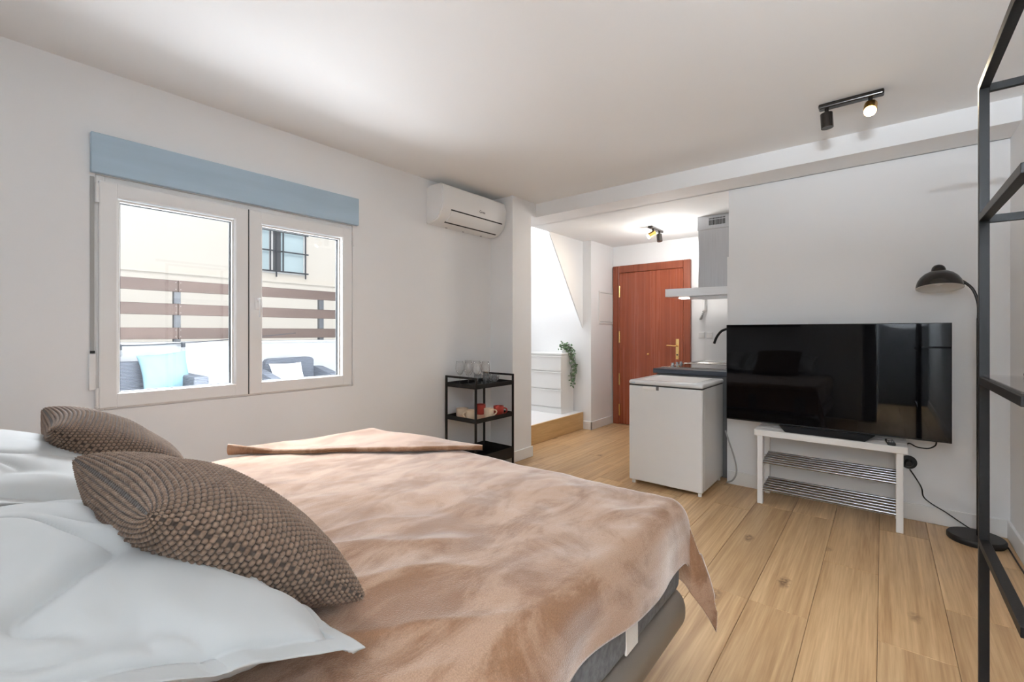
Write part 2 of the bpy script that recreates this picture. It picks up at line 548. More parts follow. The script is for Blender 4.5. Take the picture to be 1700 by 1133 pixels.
fl = box('floor', M['sub'], (-3.05, 0.70, -2.6, 5.6, -0.15, -0.0125), **ST)
PW = 0.2255
ends0 = {-1: 2.243, 0: 2.243, 1: 2.873, 2: 2.262, 3: 2.70, 4: 2.1}
k = -12
while -0.466 + PW * k < 0.60:
    xa = max(-0.466 + PW * k, -2.92)
    xb = min(-0.466 + PW * (k + 1), 0.60)
    base = ends0.get(k, random.uniform(2.0, 3.2))
    L_ = 1.28
    y = base - 4 * L_
    while y < 5.5:
        ya, yb = max(y, -2.5), min(y + L_, 5.53)
        if yb - ya > 0.02 and xb - xa > 0.01:
            cx, cy = (xa + xb) / 2, (ya + yb) / 2
            b = B().box(xa + 0.0007, xb - 0.0007, ya + 0.0007, yb - 0.0007, -0.0125, 0.0, bev=0.0012)
            bmesh.ops.recalc_face_normals(b.bm, faces=b.bm.faces[:])
            me = bpy.data.meshes.new('floor_plank')
            for v in b.bm.verts: v.co -= Vector((cx, cy, 0))
            b.bm.to_mesh(me); b.bm.free()
            me.materials.append(M['floor'])
            o = bpy.data.objects.new('floor_plank', me)
            COL.objects.link(o)
            o.parent = fl
            o.location = Vector((cx, cy, 0)) - fl.location
        y += L_
    k += 1

# window wall
WY0, WY1, WZ0, WZ1 = 0.405, 1.757, 0.822, 1.955
b = B()
b.box(LX - 0.22, LX, HY - 0.2, WY0, 0, 2.75)
b.box(LX - 0.22, LX, WY1, 3.5, 0, 2.75)
b.box(LX - 0.22, LX, WY0, WY1, 0, WZ0)
b.box(LX - 0.22, LX, WY0, WY1, WZ1, 2.75)
b.done('wall_left', M['wall'], **ST)
box('trim_1', M['wall'], (LX, -2.63, 3.215, 3.50, 0, EZ), **ST)                  # pillar by the landing
B().prism([(LX, 3.215), (-2.63, 3.215), (-2.63, 3.58), (0.70, 3.58), (0.70, TY), (LX - 0.2, TY), (LX - 0.2, 3.50), (LX, 3.50)], 'Z', EZ, CZ + 0.02).done('trim_2', M['wall'], **ST)  # beam along both walls
box('ceiling', M['ceil'], (LX, 0.70, -2.6, 3.60, CZ, CZ + 0.2), **ST)
B().prism([(0.70, TY - 0.01), (0.70, 5.6), (-2.90, 5.6), (-2.90, TY - 0.01)], 'Z', EZ, EZ + 0.15).done('ceiling', M['ceil'], **ST)
box('wall_tv', M['wall'], (-0.945, 0.70, TY, 5.6, 0, EZ + 0.1), **ST)
box('wall_door', M['wall'], (-3.0, -0.94, 5.5, 5.7, 0, EZ + 0.1), **ST)
box('wall_right', M['wall'], (RX, RX + 0.15, -2.6, TY + 0.1, 0, CZ + 0.1), **ST)
box('wall_head', M['wall'], (LX - 0.2, -0.06, HY - 0.15, HY, 0, CZ + 0.1), **ST)  # unseen right end extended to keep the rear fill off the pillows
box('wall_back', M['cab'], (-0.45, 0.70, -2.7, -2.5, 0, CZ + 0.1), **ST)
box('wall_passage', M['wall'], (-0.21, -0.06, -2.6, HY, 0, CZ + 0.1), **ST)  # unseen, set here to screen the bed from the rear fill
# hall side: nib with the electric panel, landing alcove under the stairs
box('wall_hall', M['wall'], (-3.9, -2.77, 4.91, 5.56, 0, 3.3), **ST)
box('wall_alcove', M['wall'], (-4.05, -3.9, 3.3, 5.0, 0, 3.3), **ST)
box('wall_stairs', M['wall'], (-3.95, -2.9, 3.3, 3.5, 0, 3.3), **ST)
box('wall_stairwell', M['wall'], (-2.90, -2.80, 3.4, 5.0, EZ + 0.15, 3.3), **ST)
box('ceiling', M['ceil'], (-4.0, -2.7, 3.3, 5.0, 3.3, 3.4), **ST)
B().prism([(4.19, EZ + 0.15), (4.91, EZ + 0.15), (4.91, 1.255), (4.19, 2.305)], 'X', -2.90, -2.885).done('wall_soffit', M['wall'], **ST)
lan = box('trim_3', M['landing'], (-3.9, -2.90, 3.50, 4.91, 0.0, 0.205), **ST)
box('riser_board', M['riser'], (-2.90, -2.878, 3.50, 4.909, 0.0, 0.207), lan, bev=0.002)
# baseboards
box('baseboard_left', M['base'], (LX, LX + 0.014, HY, 3.215, 0, 0.10), bev=0.003, **ST)
bb = B(); bb.box(LX + 0.014, -2.616, 3.201, 3.215, 0, 0.10, bev=0.003); bb.box(-2.63, -2.616, 3.201, 3.514, 0, 0.10, bev=0.003)
bb.done('baseboard_pillar', M['base'], **ST)
box('baseboard_tv', M['base'], (-0.945, RX, TY - 0.014, TY, 0, 0.105), bev=0.003, **ST)
box('baseboard_right', M['base'], (RX - 0.014, RX, -2.5, TY - 0.014, 0, 0.105), bev=0.003, **ST)
bb = B(); bb.box(-2.77, -2.756, 4.896, 5.47, 0, 0.10, bev=0.003); bb.box(-2.875, -2.756, 4.896, 4.91, 0, 0.10, bev=0.003)
bb.done('baseboard_hall', M['base'], **ST)
# narrow corner strip of the tv wall beside the hood
box('trim_4', M['wall'], (-0.957, -0.944, TY, TY + 0.05, 0, 1.80), **ST)

# ------------------------------------------------------------------ window
win = thing('window_1', (LX, 1.08, WZ0), None, None, kind='structure')
FX = LX + 0.012          # face of the sashes


def ring(b, x0, x1, y0, y1, z0, z1, w, bev=0.006):
    b.box(x0, x1, y0, y0 + w, z0, z1, bev=bev, seg=2)
    b.box(x0, x1, y1 - w, y1, z0, z1, bev=bev, seg=2)
    b.box(x0, x1, y0 + w * 0.9, y1 - w * 0.9, z0, z0 + w, bev=bev, seg=2)
    b.box(x0, x1, y0 + w * 0.9, y1 - w * 0.9, z1 - w, z1, bev=bev, seg=2)


b = B(); ring(b, LX - 0.10, LX - 0.005, WY0, WY1, WZ0, WZ1, 0.035)
b.done('window_frame', M['pvc'], win)
for (ya, yb, ga, gb) in ((0.416, 1.074, 0.490, 0.994), (1.079, 1.746, 1.150, 1.657)):
    s = B(); ring(s, FX - 0.055, FX, ya, yb, 0.832, 1.928, 0.070)
    so = s.done('sash', M['pvc'], win)
    g = B(); ring(g, FX - 0.03, FX - 0.010, ga - 0.008, gb + 0.008, 0.892, 1.852, 0.013, bev=0.004)
    g.done('glazing_bead', M['white'], so)
    g = B(); ring(g, FX - 0.046, FX - 0.032, ga, gb, 0.898, 1.846, 0.010, bev=0.0)
    g.done('gasket', M['gasket'], so)
    box('glass_pane', M['glass'], (FX - 0.042, FX - 0.036, ga + 0.002, gb - 0.002, 0.90, 1.844), so)
h = B()
h.box(FX, FX + 0.010, 1.108, 1.134, 1.335, 1.405, bev=0.004, seg=2)
h.tube([(FX + 0.005, 1.121, 1.392), (FX + 0.035, 1.121, 1.395), (FX + 0.046, 1.122, 1.37), (FX + 0.044, 1.124, 1.29)], 0.009, n=10)
h.done('window_handle', M['pvc'], win, smooth=True, autos=40)
for (y, z) in ((0.409, 1.87), (0.409, 0.89), (1.752, 0.875), (1.752, 1.86)):
    hb = B(); hb.cyl((FX + 0.002, y, z - 0.042), (FX + 0.002, y, z + 0.042), 0.007, n=12)
    hb.cyl((FX + 0.002, y, z - 0.05), (FX + 0.002, y, z - 0.043), 0.0085, n=12)
    hb.done('hinge', M['pvc'], win, smooth=True, autos=40)
box('meeting_gap', M['gasket'], (FX - 0.05, FX - 0.003, 1.0742, 1.0788, 0.835, 1.925), win)
st = thing('shutter_strap_winder', (LX, 0.392, 0.92), 'narrow grey shutter strap and white winder box beside the window', 'strap winder')
box('strap', M['strap'], (LX + 0.001, LX + 0.004, 0.386, 0.402, 1.10, 1.94), st)
box('winder_box', M['pvc'], (LX + 0.0005, LX + 0.016, 0.381, 0.406, 0.925, 1.10), st, bev=0.004, seg=2)
box('strap_slot', M['dark'], (LX + 0.012, LX + 0.0175, 0.385, 0.402, 1.10, 1.112), st)
box('shutter_box', M['blue'], (LX + 0.0005, LX + 0.030, 0.386, 1.790, 1.957, 2.146), bev=0.003, label='pale blue roller shutter box above the white window', cat='shutter box')

# ------------------------------------------------------------------ terrace and houses outside
GZ = 0.12
box('terrace_floor', M['tile'], (-6.9, LX - 0.22, -3, 7, GZ - 0.1, GZ), **ST)
ow = box('terrace_wall', M['lowwall'], (-6.75, -6.5, -3.0, 7.0, GZ - 0.1, 1.055), kind='structure')
box('coping', M['lowwall'], (-6.78, -6.47, -3.0, 7.0, 1.055, 1.085), ow, bev=0.006)
fc = thing('slat_fence', (-6.63, 2, 1.085), 'brown three-slat fence on grey posts above the terrace wall', 'fence')
for zc in (1.187, 1.475, 1.757):
    for (ya, yb) in ((-1.2, 1.66), (1.664, 5.2)):
        box('slat', M['slat'], (-6.60, -6.572, ya, yb, zc - 0.068, zc + 0.068), fc, bev=0.004)
for yy in (-0.3, 1.66, 3.48, 5.0):
    box('post', M['post'], (-6.665, -6.60, yy - 0.035, yy + 0.035, 1.085, 1.81), fc, bev=0.004)
for zc in (1.187, 1.475, 1.757):
    for dy in (-0.022, 0.026):
        for dz in (-0.04, 0.04):
            B().cyl((-6.573, 1.66 + dy, zc + dz), (-6.566, 1.66 + dy, zc + dz), 0.005, n=8).done('screw', M['strap'], fc)
# festoon lights
fe = thing('festoon_lights', (-6.40, 1.6, 1.1), 'black festoon cable with bulbs strung along the terrace wall', 'string lights')
B().tube([(-6.42, 0.6, 1.12), (-6.41, 1.06, 1.055), (-6.41, 1.70, 1.075), (-6.42, 2.27, 1.118), (-6.42, 3.0, 1.19)], 0.006, n=6).done('cable', M['iron'], fe, smooth=True)
for (yy, zz) in ((1.09, 1.055), (1.67, 1.07), (2.22, 1.11)):
    s = B().cyl((-6.41, yy, zz - 0.05), (-6.41, yy, zz + 0.012), 0.022, n=12).done('lamp_socket', M['iron'], fe, smooth=True, autos=40)
    B().lathe([(0.012, -0.05), (0.026, -0.075), (0.028, -0.10), (0.015, -0.122), (0, -0.126)], (-6.41, yy, zz), n=12).done('bulb', M['bulbclear'], s, smooth=True)
# rattan sofa and armchair
so = thing('rattan_sofa', (-6.0, 1.0, GZ), 'grey rattan sofa with an aqua cushion against the terrace wall', 'sofa')
box('backrest', M['rattan'], (-6.34, -6.20, 0.05, 1.50, GZ + 0.05, 0.885), so, bev=0.02, seg=2)
box('seat', M['rattan'], (-6.20, -5.62, 0.05, 1.56, GZ + 0.05, 0.46), so, bev=0.015)
box('arm', M['rattan'], (-6.32, -5.62, 1.56, 1.70, GZ, 0.725), so, bev=0.02, seg=2)
box('arm', M['rattan'], (-6.32, -5.62, -0.11, 0.05, GZ, 0.725), so, bev=0.02, seg=2)
box('seat_cushion', M['strap'], (-6.18, -5.63, 0.06, 1.55, 0.46, 0.56), so, bev=0.03, seg=2)
ch = thing('rattan_armchair', (-5.8, 2.75, GZ), 'grey rattan armchair with rounded back beyond the right window sash', 'armchair')
bk = B()
pl = [(2.42, GZ + 0.1), (3.06, GZ + 0.1), (3.06, 0.83), (3.035, 0.858), (2.99, 0.868), (2.50, 0.862), (2.46, 0.85), (2.44, 0.82)]
bk.prism(pl, 'X', -6.12, -6.02)
bk.done('backrest', M['rattan'], ch)
box('seat', M['rattan'], (-6.02, -5.45, 2.42, 3.06, GZ + 0.08, 0.45), ch, bev=0.015)
for ya, yb in ((2.31, 2.42), (3.06, 3.18)):
    a = B()
    a.prism([(-6.12, GZ), (-5.42, GZ), (-5.42, 0.63), (-6.0, 0.735), (-6.12, 0.735)], 'Y', ya, yb)
    a.done('arm', M['rattan'], ch)
# house opposite
hs = box('house_wall', M['stucco'], (-10.4, -10.0, -4, 12, -2.0, 2.27), kind='structure')
box('upper_wall', M['stucco'], (-10.4, -10.03, -4, 12, 2.30, 7.0), hs)
box('string_course', M['stucco'], (-10.4, -9.96, -4, 12, 2.27, 2.305), hs)
w2 = thing('window_2', (-10.0, 4.3, 2.46), None, None, kind='structure')
b = B(); ring(b, -10.035, -10.0, 3.45, 4.90, 2.46, 3.75, 0.05, bev=0.0); b.done('window_frame', M['white'], w2)
box('glass_pane', M['bluewin'], (-10.035, -10.02, 3.50, 4.12, 2.51, 3.70), w2)
box('glass_pane', M['bluewin'], (-10.035, -10.02, 4.36, 4.85, 2.51, 3.70), w2)
box('mullion', M['post'], (-10.035, -10.006, 4.20, 4.36, 2.51, 3.70), w2)
box('mullion', M['white'], (-10.035, -10.01, 4.12, 4.20, 2.51, 3.70), w2)
gr = thing('window_grille', (-9.93, 4.3, 2.4), 'dark iron bar grille over the window of the opposite house', 'grille')
for yy in (3.62, 3.88, 4.12, 4.245, 4.385, 4.87):
    lo_ = 2.38 if yy in (4.245, 4.87, 3.62) else 2.50
    B().box(-9.955, -9.935, yy - 0.012, yy + 0.012, lo_, 3.80).done('upright_bar', M['iron'], gr)
for zz in (2.50, 2.93, 3.35, 3.70):
    B().box(-9.965, -9.945, 3.50, 4.94, zz - 0.014, zz + 0.014).done('cross_bar', M['iron'], gr)

# ------------------------------------------------------------------ front door
dr = thing('door_1', (-2.25, 5.5, 0), None, None, kind='structure')
DY = 5.5
b = B()
b.box(-2.752, -2.665, DY - 0.045, DY, 0, 2.066, bev=0.006)
b.box(-1.838, -1.753, DY - 0.045, DY, 0, 2.066, bev=0.006)
b.box(-2.665, -1.838, DY - 0.045, DY, 1.972, 2.066, bev=0.006)
b.done('door_frame', M['mahogf'], dr)
lf = box('door_leaf', M['mahog'], (-2.662, -1.841, DY - 0.038, DY - 0.002, 0.006, 1.969), dr, bev=0.003)
for z in (0.19, 0.59, 1.14, 1.73):
    h = B(); h.cyl((-2.656, DY - 0.046, z - 0.075), (-2.656, DY - 0.046, z + 0.075), 0.011, n=12)
    h.done('hinge', M['brass'], dr, smooth=True, autos=40)
hp = B(); hp.box(-1.925, -1.885, DY - 0.048, DY - 0.038, 0.872, 1.122, bev=0.004, seg=2)
hp = hp.done('handle_plate', M['brass'], lf)
B().tube([(-1.905, DY - 0.045, 1.035), (-1.905, DY - 0.085, 1.035), (-1.93, DY - 0.092, 1.036), (-2.02, DY - 0.090, 1.042)], 0.009, n=8).done('lever', M['brass'], lf, smooth=True)
B().cyl((-1.905, DY - 0.053, 0.93), (-1.905, DY - 0.046, 0.93), 0.010, n=12).done('lock_cylinder', M['dark'], lf)
B().lathe([(0, 0.018), (0.012, 0.014), (0.016, 0.004), (0.016, 0)], (-2.272, DY - 0.038, 0.925), n=14, axis=(0, -1, 0)).done('door_knob', M['brass'], lf, smooth=True)

# electric panel on the hall wall
ep = thing('electric_panel', (-2.77, 5.29, 1.31), 'flat white electric panel cover on the hall wall beside the door', 'electric panel')
b = B(); ring(b, -2.769, -2.757, 5.10, 5.485, 1.308, 1.727, 0.022, bev=0.002); b.done('panel_frame', M['base'], ep)
box('panel_gap', M['greymark'], (-2.769, -2.7675, 5.120, 5.465, 1.328, 1.707), ep)  # grey sheet stands in for the shade in the gap round the door
box('panel_door', M['white'], (-2.769, -2.760, 5.126, 5.459, 1.334, 1.701), ep, bev=0.002)

# intercom and sockets on the far kitchen wall
it = thing('intercom_phone', (-1.60, 5.5, 1.45), 'white intercom handset with curled cord hanging under the hood', 'intercom')
box('wall_plate', M['white'], (-1.625, -1.575, 5.478, 5.4995, 1.44, 1.62), it, bev=0.005, seg=2)
box('handset', M['white'], (-1.615, -1.585, 5.452, 5.478, 1.45, 1.61), it, bev=0.010, seg=2)
cp = []
for i in range(60):
    t = i / 59
    cp.append((-1.605 + 0.012 * math.cos(i * 1.5) - 0.035 * math.sin(t * math.pi), 5.47 + 0.012 * math.sin(i * 1.5), 1.45 - 0.09 * math.sin(t * math.pi) - 0.02 * t))
B().tube(cp, 0.003, n=5, smooth_steps=1).done('curled_cord', M['strap'], it, smooth=True)
for i, (x, lab) in enumerate(((-1.636, 'square white wall socket nearer the red door under the intercom'), (-1.545, 'square white wall socket nearer the black tap'))):
    sk = thing('wall_socket', (x, 5.5, 1.165), lab, 'socket', group='sockets over the worktop')
    box('socket_plate', M['white'], (x - 0.036, x + 0.036, 5.489, 5.4995, 1.129, 1.201), sk, bev=0.004, seg=2)
    B().cyl((x, 5.4885, 1.165), (x, 5.4835, 1.165), 0.021, n=20).done('socket_insert', M['base'], sk, smooth=True, autos=40)

# ------------------------------------------------------------------ kitchen
kc = thing('kitchen_cabinet', (-1.27, 4.7, 0), 'grey kitchen base cabinet under the dark worktop behind the fridge', 'cabinet')
box('cabinet_body', M['cab'], (-1.565, -0.947, 3.99, 5.30, 0.09, 0.834), kc)
box('plinth', M['cab'], (-1.52, -0.947, 3.995, 5.30, 0, 0.09), kc)
for i in range(2):
    d = box('cabinet_door', M['cab'], (-1.583, -1.567, 4.0 + i * 0.65, 4.64 + i * 0.65, 0.10, 0.828), kc, bev=0.002)
    B().cyl((-1.60, 4.55 + i * 0.2, 0.78), (-1.60, 4.65 + i * 0.2, 0.78), 0.006, n=8).done('handle', M['chrome'], d, smooth=True)
box('worktop', M['worktop'], (-1.60, -0.947, 3.955, 5.31, 0.835, 0.875), bev=0.003, label='dark slate blue kitchen worktop edge above the white fridge', cat='worktop')
hb = thing('cooktop', (-1.3, 4.35, 0.875), 'black glass cooktop with steel trim and silver knobs on the worktop', 'cooktop')
box('steel_trim', M['sink'], (-1.58, -1.02, 4.10, 4.62, 0.8755, 0.882), hb, bev=0.002)
box('glass_surface', M['hob'], (-1.50, -1.04, 4.12, 4.60, 0.882, 0.886), hb, bev=0.001)
for y in (4.30, 4.42, 4.53):
    B().lathe([(0.018, 0), (0.018, 0.005), (0.014, 0.008), (0.013, 0.028), (0, 0.030)], (-1.545, y, 0.882), n=16).done('knob', M['chrome'], hb, smooth=True, autos=40)
sk = thing('kitchen_sink', (-1.25, 4.98, 0.875), 'stainless steel sink with raised rim beyond the cooktop', 'sink')
b = B(); 
b.box(-1.56, -0.99, 4.66, 4.70, 0.8755, 0.890, bev=0.003); b.box(-1.56, -0.99, 5.25, 5.29, 0.8755, 0.890, bev=0.003)
b.box(-1.56, -1.52, 4.70, 5.25, 0.8755, 0.890, bev=0.003); b.box(-1.10, -0.99, 4.70, 5.25, 0.8755, 0.890, bev=0.003)
b.done('sink_rim', M['sink'], sk)
box('drainboard', M['sink'], (-1.52, -1.10, 4.70, 5.25, 0.8755, 0.879), sk)
for i in range(6):
    box('drain_rib', M['sink'], (-1.50, -1.12, 4.74 + i * 0.045, 4.75 + i * 0.045, 0.879, 0.884), sk, bev=0.002)
tp = thing('kitchen_tap', (-1.03, 4.86, 0.89), 'black arched kitchen tap curving over the sink', 'tap')
B().lathe([(0.03, 0), (0.03, 0.01), (0.020, 0.014), (0.020, 0.10), (0, 0.10)], (-1.03, 4.86, 0.8905), n=16).done('tap_base', M['blackp'], tp, smooth=True, autos=40)
B().tube([(-1.03, 4.86, 0.99), (-1.03, 4.86, 1.13), (-1.06, 4.86, 1.20), (-1.14, 4.86, 1.237), (-1.24, 4.86, 1.22), (-1.295, 4.86, 1.16), (-1.325, 4.86, 1.085)], 0.0125, n=12).done('spout', M['blackp'], tp, smooth=True)
B().tube([(-1.05, 4.845, 0.945), (-1.10, 4.84, 0.955), (-1.17, 4.83, 0.965)], 0.008, n=8).done('lever', M['blackp'], tp, smooth=True)

# extractor hood
hd = thing('extractor_hood', (-1.25, 4.6, 1.55), 'brushed steel chimney extractor hood with a thin flat canopy over the cooktop', 'extractor hood')
box('chimney', M['steel'], (-1.402, -1.11, 4.6, 4.86, 1.61, 2.20), hd, bev=0.003)
uc = box('upper_chimney', M['steel'], (-1.408, -1.104, 4.594, 4.866, 2.197, EZ + 0.002), hd, bev=0.003)
v1 = B()
for i in range(12):
    v1.box(-1.300 + i * 0.0125, -1.2915 + i * 0.0125, 4.5925, 4.5945, 2.235, 2.285)
    v1.box(-1.300 + i * 0.0125, -1.2915 + i * 0.0125, 4.5925, 4.5945, 2.292, 2.304)
v1.done('vent_slots', M['dark'], uc)
cn = B()
cn.prism([(-1.725, 1.562), (-0.95, 1.562), (-0.95, 1.635), (-1.725, 1.642)], 'Y', 4.585, 5.18)
cn.done('canopy', M['steelcan'], hd)
box('filter_panel', M['steel'], (-1.50, -1.0, 4.64, 5.10, 1.553, 1.5625), hd)
box('led_strip', M['hoodled'], (-1.66, -1.58, 4.80, 4.90, 1.5545, 1.5625), hd)

# ------------------------------------------------------------------ fridge
fr = thing('undercounter_fridge', (-1.29, 3.66, 0), 'white undercounter fridge with rounded lid standing in front of the worktop', 'fridge')
box('fridge_body', M['fridge'], (-1.565, -1.005, 3.45, 3.935, 0.030, 0.785), fr, bev=0.006, seg=2)
fd = box('fridge_door', M['fridge'], (-1.568, -1.003, 3.388, 3.445, 0.030, 0.781), fr, bev=0.010, seg=3)
box('grip_recess', M['greymark'], (-1.345, -1.325, 3.3865, 3.390, 0.752, 0.781), fd)
box('grip_strip', M['base'], (-1.45, -1.345, 3.380, 3.390, 0.752, 0.780), fd, bev=0.003)
box('door_seal', M['greymark'], (-1.558, -1.010, 3.444, 3.451, 0.050, 0.775), fr)
lid = B(); lid.box(-1.570, -0.999, 3.385, 3.94, 0.788, 0.822, bev=0.015, seg=4)
lid = lid.done('fridge_lid', M['fridge'], fr, smooth=True, autos=50)
box('lid_panel', M['base'], (-1.50, -1.07, 3.45, 3.88, 0.8222, 0.8245), lid, bev=0.001)
box('lid_shadow_gap', M['dark'], (-1.562, -1.006, 3.3895, 3.93, 0.780, 0.790), fr)
box('badge', M['blue'], (-1.55, -1.515, 3.3845, 3.387, 0.798, 0.806), lid)
for x in (-1.54, -1.03):
    for y in (3.42, 3.90):
        B().cyl((x, y, 0), (x, y, 0.040), 0.014, n=12).done('foot', M['white'], fr)
cb = B().tube([(-0.962, 3.84, 0.42), (-0.93, 3.80, 0.36), (-0.88, 3.78, 0.22), (-0.87, 3.79, 0.12), (-0.90, 3.80, 0.05), (-0.945, 3.81, 0.022)], 0.006, n=8)
cb.done('fridge_cable', M['strap'], smooth=True, label='grey power cable looping down beside the fridge', cat='cable')

# ------------------------------------------------------------------ shoe bench, television, remote, cables
be = thing('shoe_bench', (-0.29, 3.70, 0), 'white shoe bench with two racks of chrome tubes under the television', 'bench')
b = B()
for (ya, yb) in ((3.545, 3.645), (3.650, 3.745), (3.750, 3.848)):
    b.box(-0.702, 0.118, ya, yb, 0.475, 0.517, bev=0.003)
b.done('bench_top', M['whitewood'], be)
for x in (-0.682, 0.063):
    for y in (3.552, 3.810):
        box('leg', M['whitewood'], (x, x + 0.034, y, y + 0.034, 0, 0.475), be, bev=0.002)
    for z in (0.24, 0.055):
        box('side_rail', M['whitewood'], (x + 0.006, x + 0.024, 3.586, 3.810, z, z + 0.055), be, bev=0.002)
for zf in (0.30, 0.112):
    for i in range(6):
        y = 3.565 + i * 0.047
        B().cyl((-0.655, y, zf - 0.004 * (5 - i) + 0.012), (0.070, y, zf - 0.004 * (5 - i) + 0.012), 0.0085, n=12).done('rack_tube', M['chrome'], be, smooth=True, autos=40)

tv = thing('television', (-0.29, 3.70, 0.517), 'large black flat television standing on the white bench', 'television')
box('tv_back', M['blackp'], (-0.70, 0.10, 3.692, 3.728, 0.57, 0.95), tv, bev=0.01, seg=2)
b = B(); b.box(-0.913, 0.315, 3.672, 3.694, 0.547, 1.256, bev=0.002)
b.done('tv_frame', M['blackp'], tv)
box('screen', M['screen'], (-0.909, 0.311, 3.6705, 3.6735, 0.556, 1.252), tv)
s = B()
vs = [s.bm.verts.new(p) for p in [(-0.565, 3.655, 0.545), (-0.035, 3.655, 0.545), (-0.085, 3.565, 0.518), (-0.515, 3.565, 0.518), (-0.565, 3.78, 0.535), (-0.035, 3.78, 0.535), (-0.085, 3.78, 0.518), (-0.515, 3.78, 0.518)]]
for f in ((0, 1, 2, 3), (0, 4, 5, 1), (3, 2, 6, 7), (0, 3, 7, 4), (1, 5, 6, 2), (4, 7, 6, 5)): s.bm.faces.new([vs[i] for i in f])
s.done('tv_stand', M['tvstand'], tv)
rc = thing('remote_control', (0.037, 3.62, 0.5172), 'small black remote control lying on the bench end', 'remote')
b = B(); b.obox((0.037, 3.615, 0.5255), (0.040, 0.13, 0.016), (0, 0, 0.10), bev=0.005, seg=2); rb = b.done('remote_body', M['blackp'], rc)
b = B(); b.obox((0.033, 3.65, 0.534), (0.022, 0.022, 0.003), (0, 0, 0.10), bev=0.001); b.done('button', M['strap'], rb)
for i in range(3):
    for j in range(3):
        b = B(); b.obox((0.025 + i * 0.011, 3.575 + j * 0.016, 0.534), (0.007, 0.008, 0.002), (0, 0, 0.1)); b.done('button', M['strap'], rb)
tc = B().tube([(0.25, 3.70, 0.546), (0.245, 3.705, 0.52), (0.215, 3.72, 0.495), (0.165, 3.76, 0.488), (0.13, 3.84, 0.49), (0.10, 3.858, 0.45)], 0.004, n=6)
tc.done('television_cable', M['blackp'], smooth=True, label='thin black cable drooping from the television behind the bench end', cat='cable')
pg = thing('plug_socket', (0.13, TY, 0.37), 'round black plug in the wall socket behind the bench leg', 'plug')
B().cyl((0.130, TY - 0.001, 0.365), (0.130, TY - 0.012, 0.365), 0.042, n=24).done('socket_plate', M['blackp'], pg, smooth=True, autos=40)
B().lathe([(0.024, 0), (0.024, 0.02), (0.014, 0.035), (0, 0.036)], (0.130, TY - 0.012, 0.362), n=16, axis=(0, -1, 0)).done('plug', M['blackp'], pg, smooth=True, autos=40)
lc = B().tube([(0.135, 3.835, 0.325), (0.16, 3.85, 0.28), (0.19, 3.84, 0.22), (0.20, 3.835, 0.165), (0.24, 3.83, 0.13), (0.30, 3.83, 0.095), (0.36, 3.825, 0.055), (0.42, 3.82, 0.02), (0.48, 3.80, 0.012), (0.53, 3.72, 0.012), (0.54, 3.45, 0.008), (0.545, 3.1, 0.006)], 0.004, n=6)
lc.done('lamp_cable', M['blackp'], smooth=True, label='thin black cable running from the plug to the lamp base', cat='cable')

# ------------------------------------------------------------------ floor lamp
fp = thing('floor_lamp', (0.415, 3.70, 0), 'black dome floor lamp with white inside and round base by the corner', 'floor lamp')
B().lathe([(0, 0.0), (0.120, 0.0), (0.124, 0.006), (0.124, 0.026), (0.118, 0.034), (0, 0.036)], (0.415, 3.69, 0.001), n=48).done('base', M['black'], fp, smooth=True, autos=40)
B().cyl((0.424, 3.69, 0.035), (0.424, 3.69, 1.28), 0.008, n=12).done('pole', M['lampblack'], fp, smooth=True, autos=40)
B().tube([(0.424, 3.69, 1.27), (0.424, 3.69, 1.36), (0.405, 3.69, 1.44), (0.370, 3.70, 1.490), (0.325, 3.71, 1.525)], 0.0075, n=10).done('arm', M['lampblack'], fp, smooth=True)
ax = Vector((-0.02, 0.20, 1))
dome_o = [(0.107, 0.0), (0.1055, 0.018), (0.099, 0.042), (0.086, 0.066), (0.067, 0.086), (0.045, 0.099), (0.034, 0.103)]
dome_i = [(max(r - 0.004, 0), z - 0.003) for r, z in dome_o]
sh = B().lathe(dome_o + [(0.0, 0.103)], (0.262, 3.69, 1.463), n=48, axis=ax).done('shade', M['lampblack'], fp, smooth=True)
B().lathe([(0.1065, 0.0005)] + dome_i + [(0.0, 0.099)], (0.262, 3.69, 1.463), n=48, axis=ax).done('shade_lining', M['lampwhite'], sh, smooth=True)
B().lathe([(0.033, 0.099), (0.0335, 0.112), (0.029, 0.128), (0.020, 0.139), (0.008, 0.144), (0, 0.1445)], (0.262, 3.69, 1.463), n=24, axis=ax).done('shade_cap', M['lampblack'], fp, smooth=True)
B().lathe([(0.016, 0.10), (0.018, 0.08), (0.028, 0.05), (0.026, 0.03), (0.012, 0.018), (0, 0.016)], (0.262, 3.69, 1.463), n=16, axis=ax).done('bulb', M['white'], fp, smooth=True)

# ------------------------------------------------------------------ open black shelf rack close to the camera
rk = thing('metal_shelf_rack', (0.4, 1.8, 0), 'tall open black metal shelf rack close to the camera', 'shelf rack')
T = 0.024
X0, X1, Y0, Y1 = 0.2385, 0.545, 1.50, 2.062
for (x, y, t) in ((X0, Y1, 1.998), (X1, Y1, 1.998), (X0 + 0.012, Y0, 1.56), (X1, Y0, 1.998)):
    box('post', M['blackshelf'], (x, x + T, y, y + T, 0, t), rk, bev=0.001)
for z in (1.975, 1.555, 1.033, 0.517):
    hgt = 0.024
    box('side_bar', M['blackshelf'], (X0, X0 + T, Y0 - 0.16 if z > 1.9 else Y0, Y1, z, z + hgt), rk, bev=0.001)
    box('side_bar', M['blackshelf'], (X1, X1 + T, Y0, Y1, z, z + hgt), rk, bev=0.001)
for z in (1.965, 1.548):
    box('end_bar', M['blackshelf'], (X0 + T, X1, Y1 + 0.004, Y1 + T - 0.004, z, z + 0.024), rk, bev=0.001)
box('glass_shelf', M['glass'], (X0 + 0.002, X1 + T, Y0 + 0.01, Y1 - 0.002, 1.0612, 1.066), rk)
